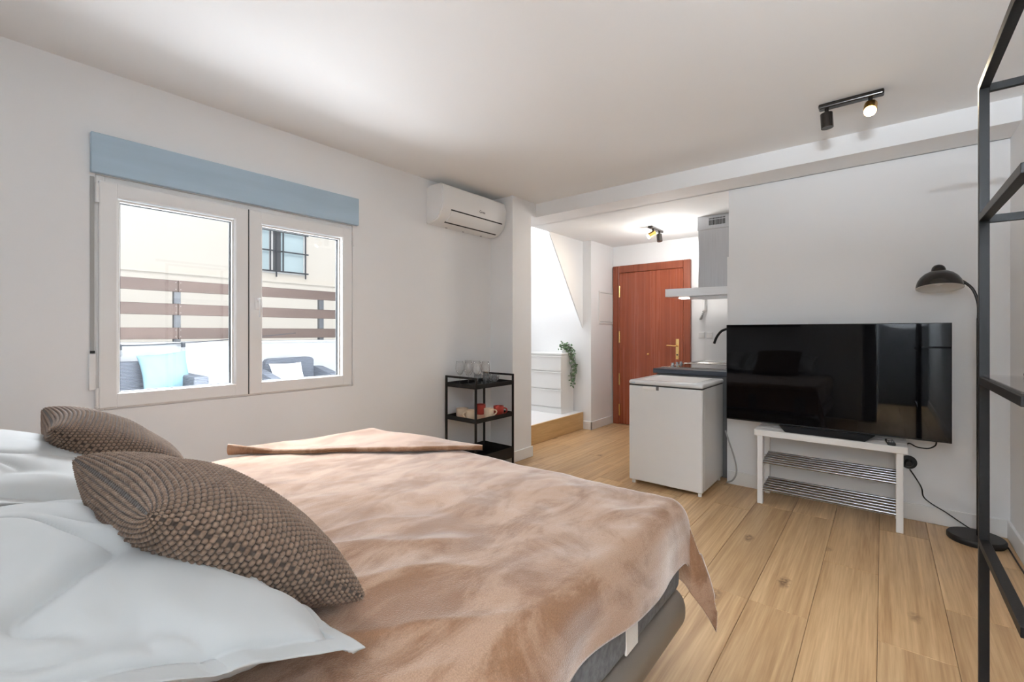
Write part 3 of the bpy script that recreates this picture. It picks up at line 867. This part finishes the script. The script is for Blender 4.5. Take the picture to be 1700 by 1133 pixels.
B().tube([(0.33, 2.03, 1.072), (0.38, 2.035, 1.072), (0.44, 2.02, 1.072), (0.50, 1.98, 1.072)], 0.005, n=6).done('charger_cable', M['blackp'], smooth=True, label='short black cable lying on the glass shelf of the rack', cat='cable')

# ------------------------------------------------------------------ ceiling spot tracks
def track(label, p0, p1, z, heads, group='twin-spot ceiling lights'):
    c = (Vector(p0) + Vector(p1)) / 2
    t = thing('ceiling_spotlight', (c.x, c.y, z), label, 'ceiling light', group=group)
    d = Vector((p1[0] - p0[0], p1[1] - p0[1], 0))
    ang = math.atan2(d.y, d.x)
    b = B(); b.obox((c.x, c.y, z - 0.014), (d.length, 0.050, 0.027), (0, 0, ang), bev=0.008, seg=3)
    b.done('ceiling_bar', M['lampblack'], t)
    for (f, dirv, lit) in heads:
        p = Vector((p0[0], p0[1], 0)) + d * f
        B().cyl((p.x, p.y, z - 0.027), (p.x, p.y, z - 0.055), 0.010, n=10).done('spot_stem', M['lampblack'], t, smooth=True, autos=40)
        dv = Vector(dirv).normalized()
        o_ = Vector((p.x, p.y, z - 0.052 - 0.022))
        a, e = o_ - dv * 0.022, o_ + dv * 0.058
        h = B(); h.cyl(a, e, 0.029, n=20)
        h = h.done('spot_head', M['goldspot'] if lit else M['lampblack'], t, smooth=True, autos=40)
        if lit:
            B().cyl(e + dv * 0.0005, e + dv * 0.004, 0.026, n=20).done('bulb', M['bulbw'], h)
            l = lamp('spot_glow', 'SPOT', e + dv * 0.02, 14, (1.0, 0.82, 0.6), spot_size=math.radians(110), spot_blend=0.8, shadow_soft_size=0.03)
            aim(l, e + dv)
    return t


track('black twin-spot ceiling light near the shelf rack with one glowing brass head', (-0.275, 3.03), (0.008, 3.03), CZ,
      [(0.13, (0.05, 0.0, -1), False), (0.80, (-0.02, -0.75, -0.66), True)])
track('small black twin-spot ceiling light in front of the red door', (-1.90, 4.62), (-1.90, 4.94), EZ,
      [(0.25, (-0.55, -0.5, -0.45), True), (0.80, (0.15, -0.15, -1), False)])

# ------------------------------------------------------------------ air conditioner
ac = thing('air_conditioner', (LX, 2.81, 2.09), 'white wall-mounted air conditioner near the ceiling', 'air conditioner')
prof = [(LX + 0.001, 2.093), (LX + 0.001, 2.385), (LX + 0.05, 2.398), (LX + 0.172, 2.398), (LX + 0.190, 2.385), (LX + 0.200, 2.33), (LX + 0.203, 2.25),
        (LX + 0.196, 2.195), (LX + 0.175, 2.150), (LX + 0.140, 2.118), (LX + 0.10, 2.100), (LX + 0.05, 2.093)]
b = B(); b.prism(prof, 'Y', 2.42, 3.205)
bmesh.ops.bevel(b.bm, geom=[e for e in b.bm.edges if abs(e.verts[0].co.y - e.verts[1].co.y) < 1e-6], offset=0.010, segments=3, affect='EDGES')
acb = b.done('casing', M['acwhite'], ac, smooth=True, autos=35)
# louvre flap and its dark gaps follow the curved lower front
def onprof(k, f, out):
    a, c = Vector((prof[k][0], prof[k][1])), Vector((prof[k + 1][0], prof[k + 1][1]))
    p = a.lerp(c, f); t = (c - a).normalized(); n = Vector((-t.y, t.x))
    if n.x < 0: n = -n
    return p + n * out
def strip(ya, yb, pts, thick):
    bb = B()
    poly = [onprof(k, f, 0.0015 + thick) for k, f in pts] + [onprof(k, f, -0.003) for k, f in reversed(pts)]
    bb.prism([(p.x, p.y) for p in poly], 'Y', ya, yb)
    return bb
strip(2.52, 3.155, [(6, 0.93), (7, 0.0), (7, 0.12)], 0.0).done('upper_gap', M['dark'], acb)
strip(2.52, 3.155, [(9, 0.35), (9, 0.75)], 0.0).done('lower_gap', M['dark'], acb)
strip(2.525, 3.15, [(7, 0.13), (8, 0.0), (8, 0.5), (9, 0.0), (9, 0.34)], 0.003).done('louvre_flap', M['acwhite'], acb, smooth=True, autos=40)
for y in (2.62, 2.82, 3.05):
    box('clip', M['greymark'], (LX + 0.012, LX + 0.022, y, y + 0.02, 2.0905, 2.0935), acb)
fo = bpy.data.curves.new('logo_text', 'FONT'); fo.body = 'Gree'; fo.size = 0.034; fo.extrude = 0.0006
ft = bpy.data.objects.new('logo_source', fo); COL.objects.link(ft)
bpy.context.view_layer.update()
lm = bpy.data.meshes.new_from_object(ft.evaluated_get(bpy.context.evaluated_depsgraph_get()))
bpy.data.objects.remove(ft)
lm.materials.clear(); lm.materials.append(M['greymark'])
lo = bpy.data.objects.new('logo_text', lm); COL.objects.link(lo)
lo.parent = acb
lo.location = Vector((LX + 0.2045, 2.845, 2.235)) - offs(acb)
lo.rotation_euler = (math.pi / 2, 0, math.pi / 2)

# ------------------------------------------------------------------ bar trolley with glasses and mugs
tr = thing('bar_trolley', (-2.675, 2.84, 0), 'black metal three-tier bar trolley against the wall by the pillar', 'trolley')
tx0, tx1, ty0, ty1, tw = -2.865, -2.505, 2.60, 3.085, 0.016
for x in (tx0, tx1 - tw):
    for y in (ty0, ty1 - tw):
        box('post', M['black'], (x, x + tw, y, y + tw, 0.05, 0.835), tr, bev=0.001)
        B().lathe([(0, -0.0), (0.02, 0.002), (0.025, 0.025), (0.02, 0.048), (0, 0.05)], (x + tw / 2, y + tw / 2, 0.0), n=14).done('caster', M['blackp'], tr, smooth=True)
for y in (ty0, ty1 - tw):
    box('handle_bar', M['black'], (tx0 + tw, tx1 - tw, y, y + tw, 0.819, 0.835), tr)
for (z, hgt) in ((0.742, 0.036), (0.466, 0.036), (0.10, 0.095)):
    b = B()
    b.box(tx0 + 0.004, tx1 - 0.004, ty0 + 0.004, ty1 - 0.004, z, z + 0.004)
    b.box(tx0 + 0.004, tx0 + 0.007, ty0 + 0.004, ty1 - 0.004, z, z + hgt); b.box(tx1 - 0.007, tx1 - 0.004, ty0 + 0.004, ty1 - 0.004, z, z + hgt)
    b.box(tx0 + 0.004, tx1 - 0.004, ty0 + 0.004, ty0 + 0.007, z, z + hgt); b.box(tx0 + 0.004, tx1 - 0.004, ty1 - 0.007, ty1 - 0.004, z, z + hgt)
    b.done('tray', M['black'], tr)

def wine_glass(loc, label):
    g = thing('wine_glass', loc, label, 'wine glass', group='wine glasses on the trolley')
    x, y, z = loc
    B().lathe([(0.033, 0), (0.033, 0.002), (0.006, 0.006), (0.004, 0.012), (0.0038, 0.085), (0.006, 0.092)], (x, y, z), n=18).done('stem', M['wglass'], g, smooth=True)
    B().lathe([(0.004, 0.090), (0.018, 0.098), (0.033, 0.122), (0.037, 0.145), (0.034, 0.18), (0.029, 0.21), (0.0278, 0.21), (0.0328, 0.18), (0.0356, 0.145), (0.0316, 0.123), (0.017, 0.100), (0.0, 0.0965)], (x, y, z), n=18).done('bowl', M['wglass'], g, smooth=True)
    return g

ZT = 0.7462
spots = [((-2.56, 2.675), 'wine glass at the near front corner of the trolley top'),
         ((-2.66, 2.675), 'second wine glass back from the near front corner of the trolley'),
         ((-2.77, 2.68), 'wine glass at the wall end of the near trolley handle'),
         ((-2.57, 2.785), 'wine glass at the front edge beside the tumblers'),
         ((-2.68, 2.79), 'middle wine glass of the second row on the trolley'),
         ((-2.79, 2.80), 'wine glass of the second row closest to the wall')]
g0 = wine_glass((*spots[0][0], ZT), spots[0][1])
for (p, lab) in spots[1:]:
    copy_tree(g0, (*p, ZT), label=lab)

def tumbler(loc, label):
    x, y, z = loc
    return B().lathe([(0, 0.0), (0.027, 0.0), (0.031, 0.03), (0.034, 0.085), (0.0325, 0.085), (0.0295, 0.03), (0.026, 0.008), (0, 0.008)], loc, n=18).done('tumbler', M['tglass'], smooth=True, origin=loc, label=label, cat='glass', group='grey tumblers on the trolley')
tsp = [((-2.56, 2.875), 'grey tumbler at the front edge next to the wine glasses'), ((-2.65, 2.88), 'grey tumbler behind the front one, mid tray'),
       ((-2.76, 2.89), 'grey tumbler in the back row by the wall'), ((-2.62, 2.965), 'grey tumbler at the far end of the top tray'), ((-2.72, 2.97), 'back grey tumbler at the far end of the top tray')]
t0 = tumbler((*tsp[0][0], ZT), tsp[0][1])
for (p, lab) in tsp[1:]:
    copy_tree(t0, (*p, ZT), label=lab)

def mug(loc, m, label, hang, h=0.075, r=0.043):
    g = thing('mug', loc, label, 'mug', group='mugs on the trolley')
    B().lathe([(0, 0.0), (r * 0.8, 0.0), (r, 0.012), (r, h), (r - 0.004, h), (r - 0.004, 0.014), (0, 0.007)], loc, n=22).done('cup', m, g, smooth=True, autos=50)
    c, s_ = math.cos(hang), math.sin(hang)
    x, y, z = loc
    pts = [(x + c * (r - 0.003), y + s_ * (r - 0.003), z + h * 0.82), (x + c * (r + 0.022), y + s_ * (r + 0.022), z + h * 0.74), (x + c * (r + 0.026), y + s_ * (r + 0.026), z + h * 0.45), (x + c * (r - 0.003), y + s_ * (r - 0.003), z + h * 0.2)]
    B().tube(pts, 0.006, n=8).done('handle', m, g, smooth=True)
    return g

ZM = 0.4702
box('serving_board', M['cream'], (-2.80, -2.53, 2.625, 2.93, ZM, ZM + 0.012), bev=0.003, label='pale cream serving tray under the mugs on the middle shelf', cat='tray')
mug((-2.76, 2.70, ZM + 0.0122), M['cream'], 'cream mug closest to the wall on the middle shelf', 2.4, h=0.072, r=0.052)
mug((-2.63, 2.67, ZM + 0.0122), M['cream'], 'cream mug with its handle turned to the bed, behind the near post', -1.9)
mug((-2.57, 2.825, ZM + 0.0122), M['cream'], 'cream mug in front of the red mugs', 1.0, r=0.041)
mug((-2.73, 2.89, ZM + 0.0122), M['redmug'], 'dark red mug standing behind the cream mugs', 2.0, h=0.085, r=0.048)
mug((-2.60, 2.985, ZM), M['redmug'], 'bright red mug at the far end of the middle shelf', 0.55, h=0.085, r=0.046)
B().obox((-2.63, 2.93, 0.112), (0.10, 0.15, 0.012), (0, 0, 0.2), bev=0.002).done('paper_napkins', M['paper'], label='small white packet lying on the bottom trolley tray', cat='packet')

# ------------------------------------------------------------------ dresser and trailing plant on the landing
ds = thing('white_dresser', (-3.25, 4.74, 0.205), 'white three-drawer dresser standing on the raised landing', 'dresser')
DZ = 0.2055
box('carcass', M['white'], (-3.48, -3.012, 4.625, 4.895, DZ, 0.922), ds, bev=0.002)
box('dresser_top', M['white'], (-3.49, -3.004, 4.605, 4.897, 0.922, 0.945), ds, bev=0.003)
for (za, zb) in ((0.725, 0.908), (0.505, 0.715), (0.285, 0.495)):
    d = box('drawer_front', M['white'], (-3.478, -3.010, 4.605, 4.624, za, zb), ds, bev=0.002)
    box('drawer_lip', M['white'], (-3.478, -3.004, 4.596, 4.606, zb - 0.012, zb), d, bev=0.002)
box('plinth', M['white'], (-3.478, -3.012, 4.612, 4.625, DZ, 0.27), ds)
pp = thing('trailing_ivy', (-3.06, 4.78, 0.945), 'small trailing ivy hanging over the corner of the white dresser', 'plant')
B().lathe([(0, 0), (0.035, 0), (0.045, 0.06), (0.040, 0.06), (0.036, 0.05), (0, 0.05)], (-3.065, 4.78, 0.9455), n=16).done('pot', M['white'], pp, smooth=True, autos=50)
vines = []
for i in range(9):
    a = random.uniform(-0.6, 0.9); ln = random.uniform(0.12, 0.46)
    x0, y0 = -3.06, 4.78
    p = [(x0, y0, 0.99), (x0 + 0.03 + random.uniform(-.02, .02), y0 + random.uniform(-.07, .05), 1.03 + random.uniform(-.02, .03)),
         (-2.975 + random.uniform(-.015, .03), y0 + random.uniform(-.08, .08), 0.95 + random.uniform(-.03, .03)),
         (-2.965 + random.uniform(-.01, .02), y0 + random.uniform(-.05, .09), 0.93 - ln * 0.6), (-2.965 + random.uniform(-.01, .015), y0 + random.uniform(-.03, .09), 0.93 - ln)]
    vines.append(p)
sb = B()
for p in vines: sb.tube(p, 0.0018, n=4, smooth_steps=3)
sb.done('stems', M['stem'], pp)
lb = B()
def leaf(bm, c, d, n, sz):
    d = d.normalized(); s_ = d.cross(n).normalized()
    P = [c, c + d * sz * .35 + s_ * sz * .42, c + d * sz * .8 + s_ * sz * .25, c + d * sz * 1.1, c + d * sz * .8 - s_ * sz * .25, c + d * sz * .35 - s_ * sz * .42]
    mid = c + d * sz * .5 + n * sz * .12
    V = [bm.verts.new(q) for q in P]; mv = bm.verts.new(mid)
    for i in range(6): bm.faces.new((V[i], V[(i + 1) % 6], mv))
for p in vines:
    for i in range(26):
        t = random.random() ** 0.8 * (len(p) - 1)
        k_ = min(int(t), len(p) - 2)
        c = Vector(p[k_]).lerp(Vector(p[k_ + 1]), t - k_)
        d = Vector((random.uniform(-1, 1), random.uniform(-1, 1), random.uniform(-.9, .5)))
        n = Vector((random.uniform(0, 1), -random.uniform(.2, 1), random.uniform(-.3, 1))).normalized()
        leaf(lb.bm, c + d.normalized() * 0.008, d, n, random.uniform(0.018, 0.032))
for i in range(70):
    c = Vector((-3.055 + random.gauss(0, 0.03), 4.77 + random.gauss(0, 0.04), 1.02 + random.gauss(0, 0.025)))
    leaf(lb.bm, c, Vector((random.uniform(-1, 1), random.uniform(-1, 1), random.uniform(-.5, .7))), Vector((random.uniform(0, 1), -1, random.uniform(0, 1))).normalized(), random.uniform(0.02, 0.036))
lb.done('foliage', M['leaf'], pp, kind='stuff')

# ------------------------------------------------------------------ bed
def rbox(x0, x1, y0, y1, z0, z1, rc, re, m, name, parent):
    '''box with rounded plan corners (rc) and rolled top and bottom edges (re)'''
    bb = B()
    rings = []
    for part in (0, 1):
        for k in range(9):
            a = -math.pi / 2 + (math.pi / 2) * k / 8 + part * math.pi / 2
            ins = re * (1 - math.cos(a)); z = (z0 + re if part == 0 else z1 - re) + re * math.sin(a)
            ring_ = []
            for (cx, cy, a0) in ((x1 - rc, y1 - rc, 0), (x0 + rc, y1 - rc, 1), (x0 + rc, y0 + rc, 2), (x1 - rc, y0 + rc, 3)):
                for q in range(9):
                    t = (a0 + q / 8) * math.pi / 2
                    ring_.append(bb.bm.verts.new((cx + (rc - ins) * math.cos(t), cy + (rc - ins) * math.sin(t), z)))
            rings.append(ring_)
    n = len(rings[0])
    for i in range(len(rings) - 1):
        for k in range(n):
            bb.bm.faces.new((rings[i][k], rings[i][(k + 1) % n], rings[i + 1][(k + 1) % n], rings[i + 1][k]))
    bb.bm.faces.new(rings[0][::-1]); bb.bm.faces.new(rings[-1])
    return bb.done(name, m, parent, smooth=True, autos=50)

BX0, BX1, BF = -2.36, -0.535, 1.605
bd = thing('bed', ((BX0 + BX1) / 2, 0.6, 0), 'taupe leatherette bed base with rounded corners under the grey mattress', 'bed')
rbox(BX0 + 0.01, BX1 + 0.012, HY + 0.03, BF + 0.035, 0.165, 0.304, 0.075, 0.062, M['bedbase'], 'base_panel', bd)
for x in (BX0 + 0.15, BX1 - 0.17):
    for y in (HY + 0.2, BF - 0.18):
        B().cyl((x, y, 0), (x, y, 0.17), 0.022, 0.030, n=16).done('leg', M['black'], bd, smooth=True, autos=40)
ma = thing('mattress', ((BX0 + BX1) / 2, 0.6, 0.306), 'thick grey melange mattress with a white strap handle on its side', 'mattress')
mo = rbox(BX0, BX1, HY + 0.03, BF, 0.306, 0.598, 0.07, 0.045, M['mattress'], 'mattress_body', ma)
for y in (1.135, 0.2):
    b = B(); b.box(BX1 - 0.004, BX1 + 0.003, y, y + 0.075, 0.325, 0.56, bev=0.002); b.done('strap_handle', M['matband'], mo, label='white woven strap handle')


def grid_mesh(name, m, P, nu, nv, parent=None, closed=False, **kw):
    """P: (nu*nv,3) array"""
    off = P.min(axis=0) * 0 + np.array([P[:, 0].mean(), P[:, 1].mean(), P[:, 2].min()])
    if parent is not None: off = np.array(offs(parent))
    idx = np.arange(nu * nv).reshape(nu, nv)
    f = np.stack([idx[:-1, :-1], idx[1:, :-1], idx[1:, 1:], idx[:-1, 1:]], axis=-1).reshape(-1, 4)
    me = bpy.data.meshes.new(name)
    me.from_pydata((P - off).tolist(), [], f.tolist())
    me.polygons.foreach_set('use_smooth', [True] * len(me.polygons))
    me.materials.append(m)
    o = bpy.data.objects.new(name, me); COL.objects.link(o)
    if parent is not None: o.parent = parent
    else: o.location = off
    return tag(o, **kw)


def fbm(x, y, z=0.0, o=3):
    v, a = 0.0, 1.0
    for i in range(o):
        v += a * noise.noise((x, y, z + 7.3 * i)); x *= 2.03; y *= 2.03; a *= 0.5
    return v


# blanket draped over the foot end
def drape(s, lim, r=0.05):
    """arc along a sheet: returns (advance, drop) past an edge"""
    if s < lim: return s, 0.0
    e = s - lim
    q = r * math.pi / 2
    if e < q:
        a = e / r
        return lim + r * math.sin(a), r * (1 - math.cos(a))
    return lim + r, r + (e - q)

NU, NV = 300, 260
ang0 = 0.0
ztop = 0.617
P = np.zeros((NU * NV, 3))
sx0, sx1 = BX0 - 0.10, BX1 + 0.195
for i in range(NU):
    u = i / (NU - 1)
    for j in range(NV):
        v = j / (NV - 1)
        t = 0.02 + v * (BF + 0.27 - 0.02)                 # along the bed towards the foot
        s = sx0 + u * (sx1 - sx0 - 0.065 * max(0, (1.45 - t)) )
        x, dx = drape(s, BX1 - 0.045, 0.055)
        y, dy = drape(t, BF - 0.045, 0.055)
        if s < BX0 + 0.03:
            xl, dl = drape(-s, -(BX0 + 0.03), 0.05); x = -xl; dx = dl
        h = 0.010 * fbm(x * 2.1 + 3, y * 2.1, 1) + 0.004 * fbm(x * 6 + y * 3, y * 5 - x * 3, 2)
        # long soft folds running from the near side towards the foot corner
        w = x * 0.82 - y * 0.57
        rg = 1 - abs(noise.noise((w * 5.5 + 0.3 * noise.noise((x * 4, y * 4, 8)), (x * .57 + y * .82) * 1.1, 4.0)))
        msk = max(0, min(1, 0.5 + 1.6 * noise.noise((x * 2.2, y * 2.2, 11.0))))
        h += 0.012 * (rg ** 3) * msk * min(1, max(0.25, (x + 1.9) * 1.1)) * (1 if y < 1.35 else max(0, (BF - y) / 0.25))
        hang = max(dx, dy)
        both = min(max(dx - 0.05, 0), max(dy - 0.05, 0))
        z = ztop + h * max(0, 1 - hang * 8) - dx - dy
        # the free corner flares out in a fold
        x += both * 0.30 + (0.012 * math.sin(t * 11 + 0.6) + 0.010 * noise.noise((t * 5, 0, 3))) * min(1, max(0, dx) * 7) * (1 if s > -1 else 0) + 0.012 * min(1, dx * 10) * (1 if s > -1 else 0)
        y += both * 0.42 + (0.012 * math.sin(s * 12) + 0.008 * noise.noise((s * 6, 1, 3))) * min(1, max(0, dy) * 7)
        if dx > 0.05 and dy > 0.05:
            z += both * 0.12
        P[i * NV + j] = (x, y, z)
bl = grid_mesh('fleece_blanket', M['fleece'], P, NU, NV, label='tan fleece blanket spread over the mattress, hanging at the foot', cat='blanket')
sm = bl.modifiers.new('thickness', 'SOLIDIFY'); sm.thickness = 0.008; sm.offset = -1
# turned-back corner of the blanket
A = Vector((-2.385, 0.80, 0)); Bq = Vector((-1.52, 1.625, 0)); Cq = Vector((-2.36, 1.56, 0))
nu, nv = 90, 50
P2 = np.zeros((nu * nv, 3))
dirAB = (Bq - A).normalized(); nrm = Vector((dirAB.y, -dirAB.x, 0))     # points to the near side
for i in range(nu):
    u = i / (nu - 1)
    e = A.lerp(Bq, u)
    for j in range(nv):
        v = j / (nv - 1)
        if v < 0.34:                                       # rolled front edge
            a = math.pi * (v / 0.34)
            wob = 0.010 * noise.noise((u * 5, 0, 9)) + 0.004 * noise.noise((u * 16, 0, 2))
            rr = 0.0125 + 0.014 * max(0, 1 - u * 7)
            fz = 0.004 * noise.noise((u * 60, v * 30, 5)) * max(0, 1 - u * 4)
            p = e + nrm * (math.sin(a) * 0.014 + wob) + Vector((0, 0, ztop + 0.004 + rr * (1 - math.cos(a)) + fz))
        else:
            q = (v - 0.34) / 0.66
            far = Vector((BX0 - 0.02, 0, 0)).lerp(Vector((0, 0, 0)), 0)
            tgt = A.lerp(Cq, min(1, u * 1.7)) if u < 0.58 else Cq.lerp(Bq, (u - 0.58) / 0.42)
            p = e.lerp(tgt, q) + nrm * 0.010 * noise.noise((u * 5, 0, 9)) * (1 - q)
            h = 0.012 * fbm(p.x * 3, p.y * 3, 6, 2)
            p = Vector((p.x, p.y, ztop + 0.029 + 0.020 * max(0, 1 - u * 6) * (1 - q) + h * min(1, q * 4) - 0.028 * max(0, (q - 0.75) / 0.25) ** 2))
        P2[i * nv + j] = p
fo_ = grid_mesh('turned_back_corner', M['fleece'], P2, nu, nv, parent=bl)
fo_.data.materials[0] = M['fleece']


def pillow(name, m, M0, ex, ey, w, h, T, n=120, flange=0.0, pinch=0.10, knit=None, wrinkle=0.0, bend=0.0, p=0.48, seed=1.0, **kw):
    ex = Vector(ex).normalized(); ey = Vector(ey).normalized(); nn = ex.cross(ey).normalized()
    ey = nn.cross(ex).normalized()
    if nn.z < 0: nn = -nn
    ex, ey, nn, M0 = (np.array(q) for q in (ex, ey, nn, M0))
    lim = 1.0 + (flange * 2 / w)
    g = np.linspace(-lim, lim, n)
    def warp(q, width):
        '''even spacing of the grid along the curved section of the pillow'''
        t = np.linspace(-1, 1, 4001)
        zz = T / 2 * np.maximum(1 - t ** 2, 0) ** p
        arc = np.concatenate([[0], np.cumsum(np.hypot(np.diff(t * width / 2), np.diff(zz)))])
        arc = arc / arc[-1] * 2 - 1
        return np.interp(np.clip(q, -1, 1), arc, t) + (q - np.clip(q, -1, 1))
    GU, GV = np.meshgrid(g, g, indexing='ij')
    U, V = warp(GU, w), warp(GV, h)
    Uc, Vc = np.clip(U, -1, 1), np.clip(V, -1, 1)
    th = (np.maximum(1 - Uc ** 2, 0) * np.maximum(1 - Vc ** 2, 0)) ** p * T / 2
    X = w / 2 * U * (1 - pinch * np.abs(U) ** 2 * (1 - Vc ** 2))
    Y = h / 2 * V * (1 - pinch * np.abs(V) ** 2 * (1 - Uc ** 2))
    out = []
    for sgn in (1, -1):
        D = np.zeros_like(X)
        if knit:
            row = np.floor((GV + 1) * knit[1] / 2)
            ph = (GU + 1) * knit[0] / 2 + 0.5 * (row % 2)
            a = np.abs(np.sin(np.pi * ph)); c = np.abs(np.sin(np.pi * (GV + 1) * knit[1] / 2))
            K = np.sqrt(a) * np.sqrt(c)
            stitch_shade = K
            lowf = np.array([[0.010 * noise.noise((X[i, j] * 7, Y[i, j] * 7, seed)) for j in range(n)] for i in range(n)])
        if wrinkle:
            Wn = np.zeros_like(X)
            for i in range(n):
                for j in range(n):
                    x, y = X[i, j], Y[i, j]
                    r_ = fbm(x * 3.2, y * 3.2, seed + sgn, 2)
                    q_ = noise.noise((x * 7 + y * 5 + 2 * r_, y * 3 - x * 2.0, seed * 3))
                    ed = noise.noise((x * 16, y * 16, seed * 5)) * (max(abs(U[i, j]), abs(V[i, j])) ** 3)
                    Wn[i, j] = r_ * 0.8 - 1.1 * (1 - abs(q_)) ** 6 + 0.5 * ed
            D = D + wrinkle * Wn * np.minimum(1, 0.35 + th / (T / 2))
        if knit:
            Zs = sgn * (th + 0.0015) + lowf * th / (T / 2)
            Q = np.stack([X, Y, Zs], -1)
            nr = np.cross(np.gradient(Q, axis=0), np.gradient(Q, axis=1)) * sgn
            nr /= np.linalg.norm(nr, axis=-1, keepdims=True) + 1e-9
            rim = (np.maximum(np.abs(GU), np.abs(GV)) < 0.999)[..., None]
            Q = Q + nr * ((K - 0.5) * knit[2])[..., None] * rim
            out.append(M0 + Q[..., :1] * ex + Q[..., 1:2] * ey + Q[..., 2:] * nn)
            continue
        Z = sgn * (th + 0.0015) + D * (1.0 if sgn > 0 else 0.6)
        Zb = Z + bend * (Y / (h / 2)) ** 2
        out.append(M0 + X[..., None] * ex + Y[..., None] * ey + Zb[..., None] * nn)
    P = np.concatenate([out[0].reshape(-1, 3), out[1].reshape(-1, 3)])
    idx = np.arange(n * n).reshape(n, n)
    f1 = np.stack([idx[:-1, :-1], idx[1:, :-1], idx[1:, 1:], idx[:-1, 1:]], -1).reshape(-1, 4)
    f2 = f1[:, ::-1] + n * n
    bd_ = np.concatenate([idx[:, 0], idx[-1, 1:], idx[-2::-1, -1], idx[0, -2:0:-1]])
    nx = np.roll(bd_, -1)
    f3 = np.stack([bd_, bd_ + n * n, nx + n * n, nx], -1)
    F = np.concatenate([f1, f2, f3])
    off = np.array([P[:, 0].mean(), P[:, 1].mean(), P[:, 2].min()])
    me = bpy.data.meshes.new(name)
    me.from_pydata((P - off).tolist(), [], F.tolist())
    me.polygons.foreach_set('use_smooth', [True] * len(me.polygons))
    me.materials.append(m)
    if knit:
        at = me.attributes.new('stitch_shade', 'FLOAT', 'POINT')
        at.data.foreach_set('value', np.concatenate([stitch_shade.ravel(), stitch_shade.ravel()]).astype(np.float32))
    o = bpy.data.objects.new(name, me); COL.objects.link(o)
    o.location = off
    return tag(o, **kw)


pillow('bed_pillow', M['linen'], (-1.07, 0.15, 0.775), (1, 0.03, 0), (0, -0.94, 0.34), 0.74, 0.50, 0.19, n=150, flange=0.045, pinch=0.04, wrinkle=0.024, seed=2.0,
       label='white cotton pillow with flat border in the near corner of the bed', cat='pillow', group='white pillows at the bed head')
pillow('bed_pillow', M['linen'], (-1.92, 0.13, 0.79), (1, 0.0, 0), (0, -0.92, 0.40), 0.74, 0.50, 0.20, n=150, flange=0.045, pinch=0.04, wrinkle=0.018, seed=5.0,
       label='white cotton pillow behind the knitted cushions on the window side', cat='pillow', group='white pillows at the bed head')
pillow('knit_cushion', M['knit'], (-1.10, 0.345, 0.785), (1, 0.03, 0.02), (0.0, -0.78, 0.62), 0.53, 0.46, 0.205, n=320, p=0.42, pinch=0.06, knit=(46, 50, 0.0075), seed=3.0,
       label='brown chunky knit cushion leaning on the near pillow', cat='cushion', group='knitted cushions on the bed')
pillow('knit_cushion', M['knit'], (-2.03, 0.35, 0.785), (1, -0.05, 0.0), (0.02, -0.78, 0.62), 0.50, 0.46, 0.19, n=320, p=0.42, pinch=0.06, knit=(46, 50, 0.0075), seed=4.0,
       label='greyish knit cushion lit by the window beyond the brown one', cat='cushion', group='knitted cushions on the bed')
pillow('outdoor_cushion', M['aqua'], (-6.08, 1.42, 0.77), (0, 1, 0.10), (-0.28, 0.05, 1), 0.44, 0.42, 0.14, n=60, pinch=0.08,
       label='aqua ribbed cushion leaning on the outdoor sofa', cat='cushion')
pillow('outdoor_cushion', M['paper'], (-5.80, 2.62, 0.66), (0, 1, 0.0), (-0.55, 0.0, 1), 0.40, 0.34, 0.10, n=40, pinch=0.08,
       label='white cushion on the outdoor armchair', cat='cushion')

# picture above the bed head, seen only as a dim reflection in the television
pc = thing('framed_picture', (-1.45, HY, 1.25), 'charcoal print in a thin frame hung above the bed head, mirrored in the television', 'picture')
b = B()
b.box(-1.98, -0.92, HY + 0.001, HY + 0.025, 1.28, 1.30); b.box(-1.98, -0.92, HY + 0.001, HY + 0.025, 1.78, 1.80)
b.box(-1.98, -1.96, HY + 0.001, HY + 0.025, 1.30, 1.78); b.box(-0.94, -0.92, HY + 0.001, HY + 0.025, 1.30, 1.78)
b.done('picture_frame', M['black'], pc)
box('print', M['art1'], (-1.96, -0.94, HY + 0.001, HY + 0.012, 1.30, 1.78), pc)
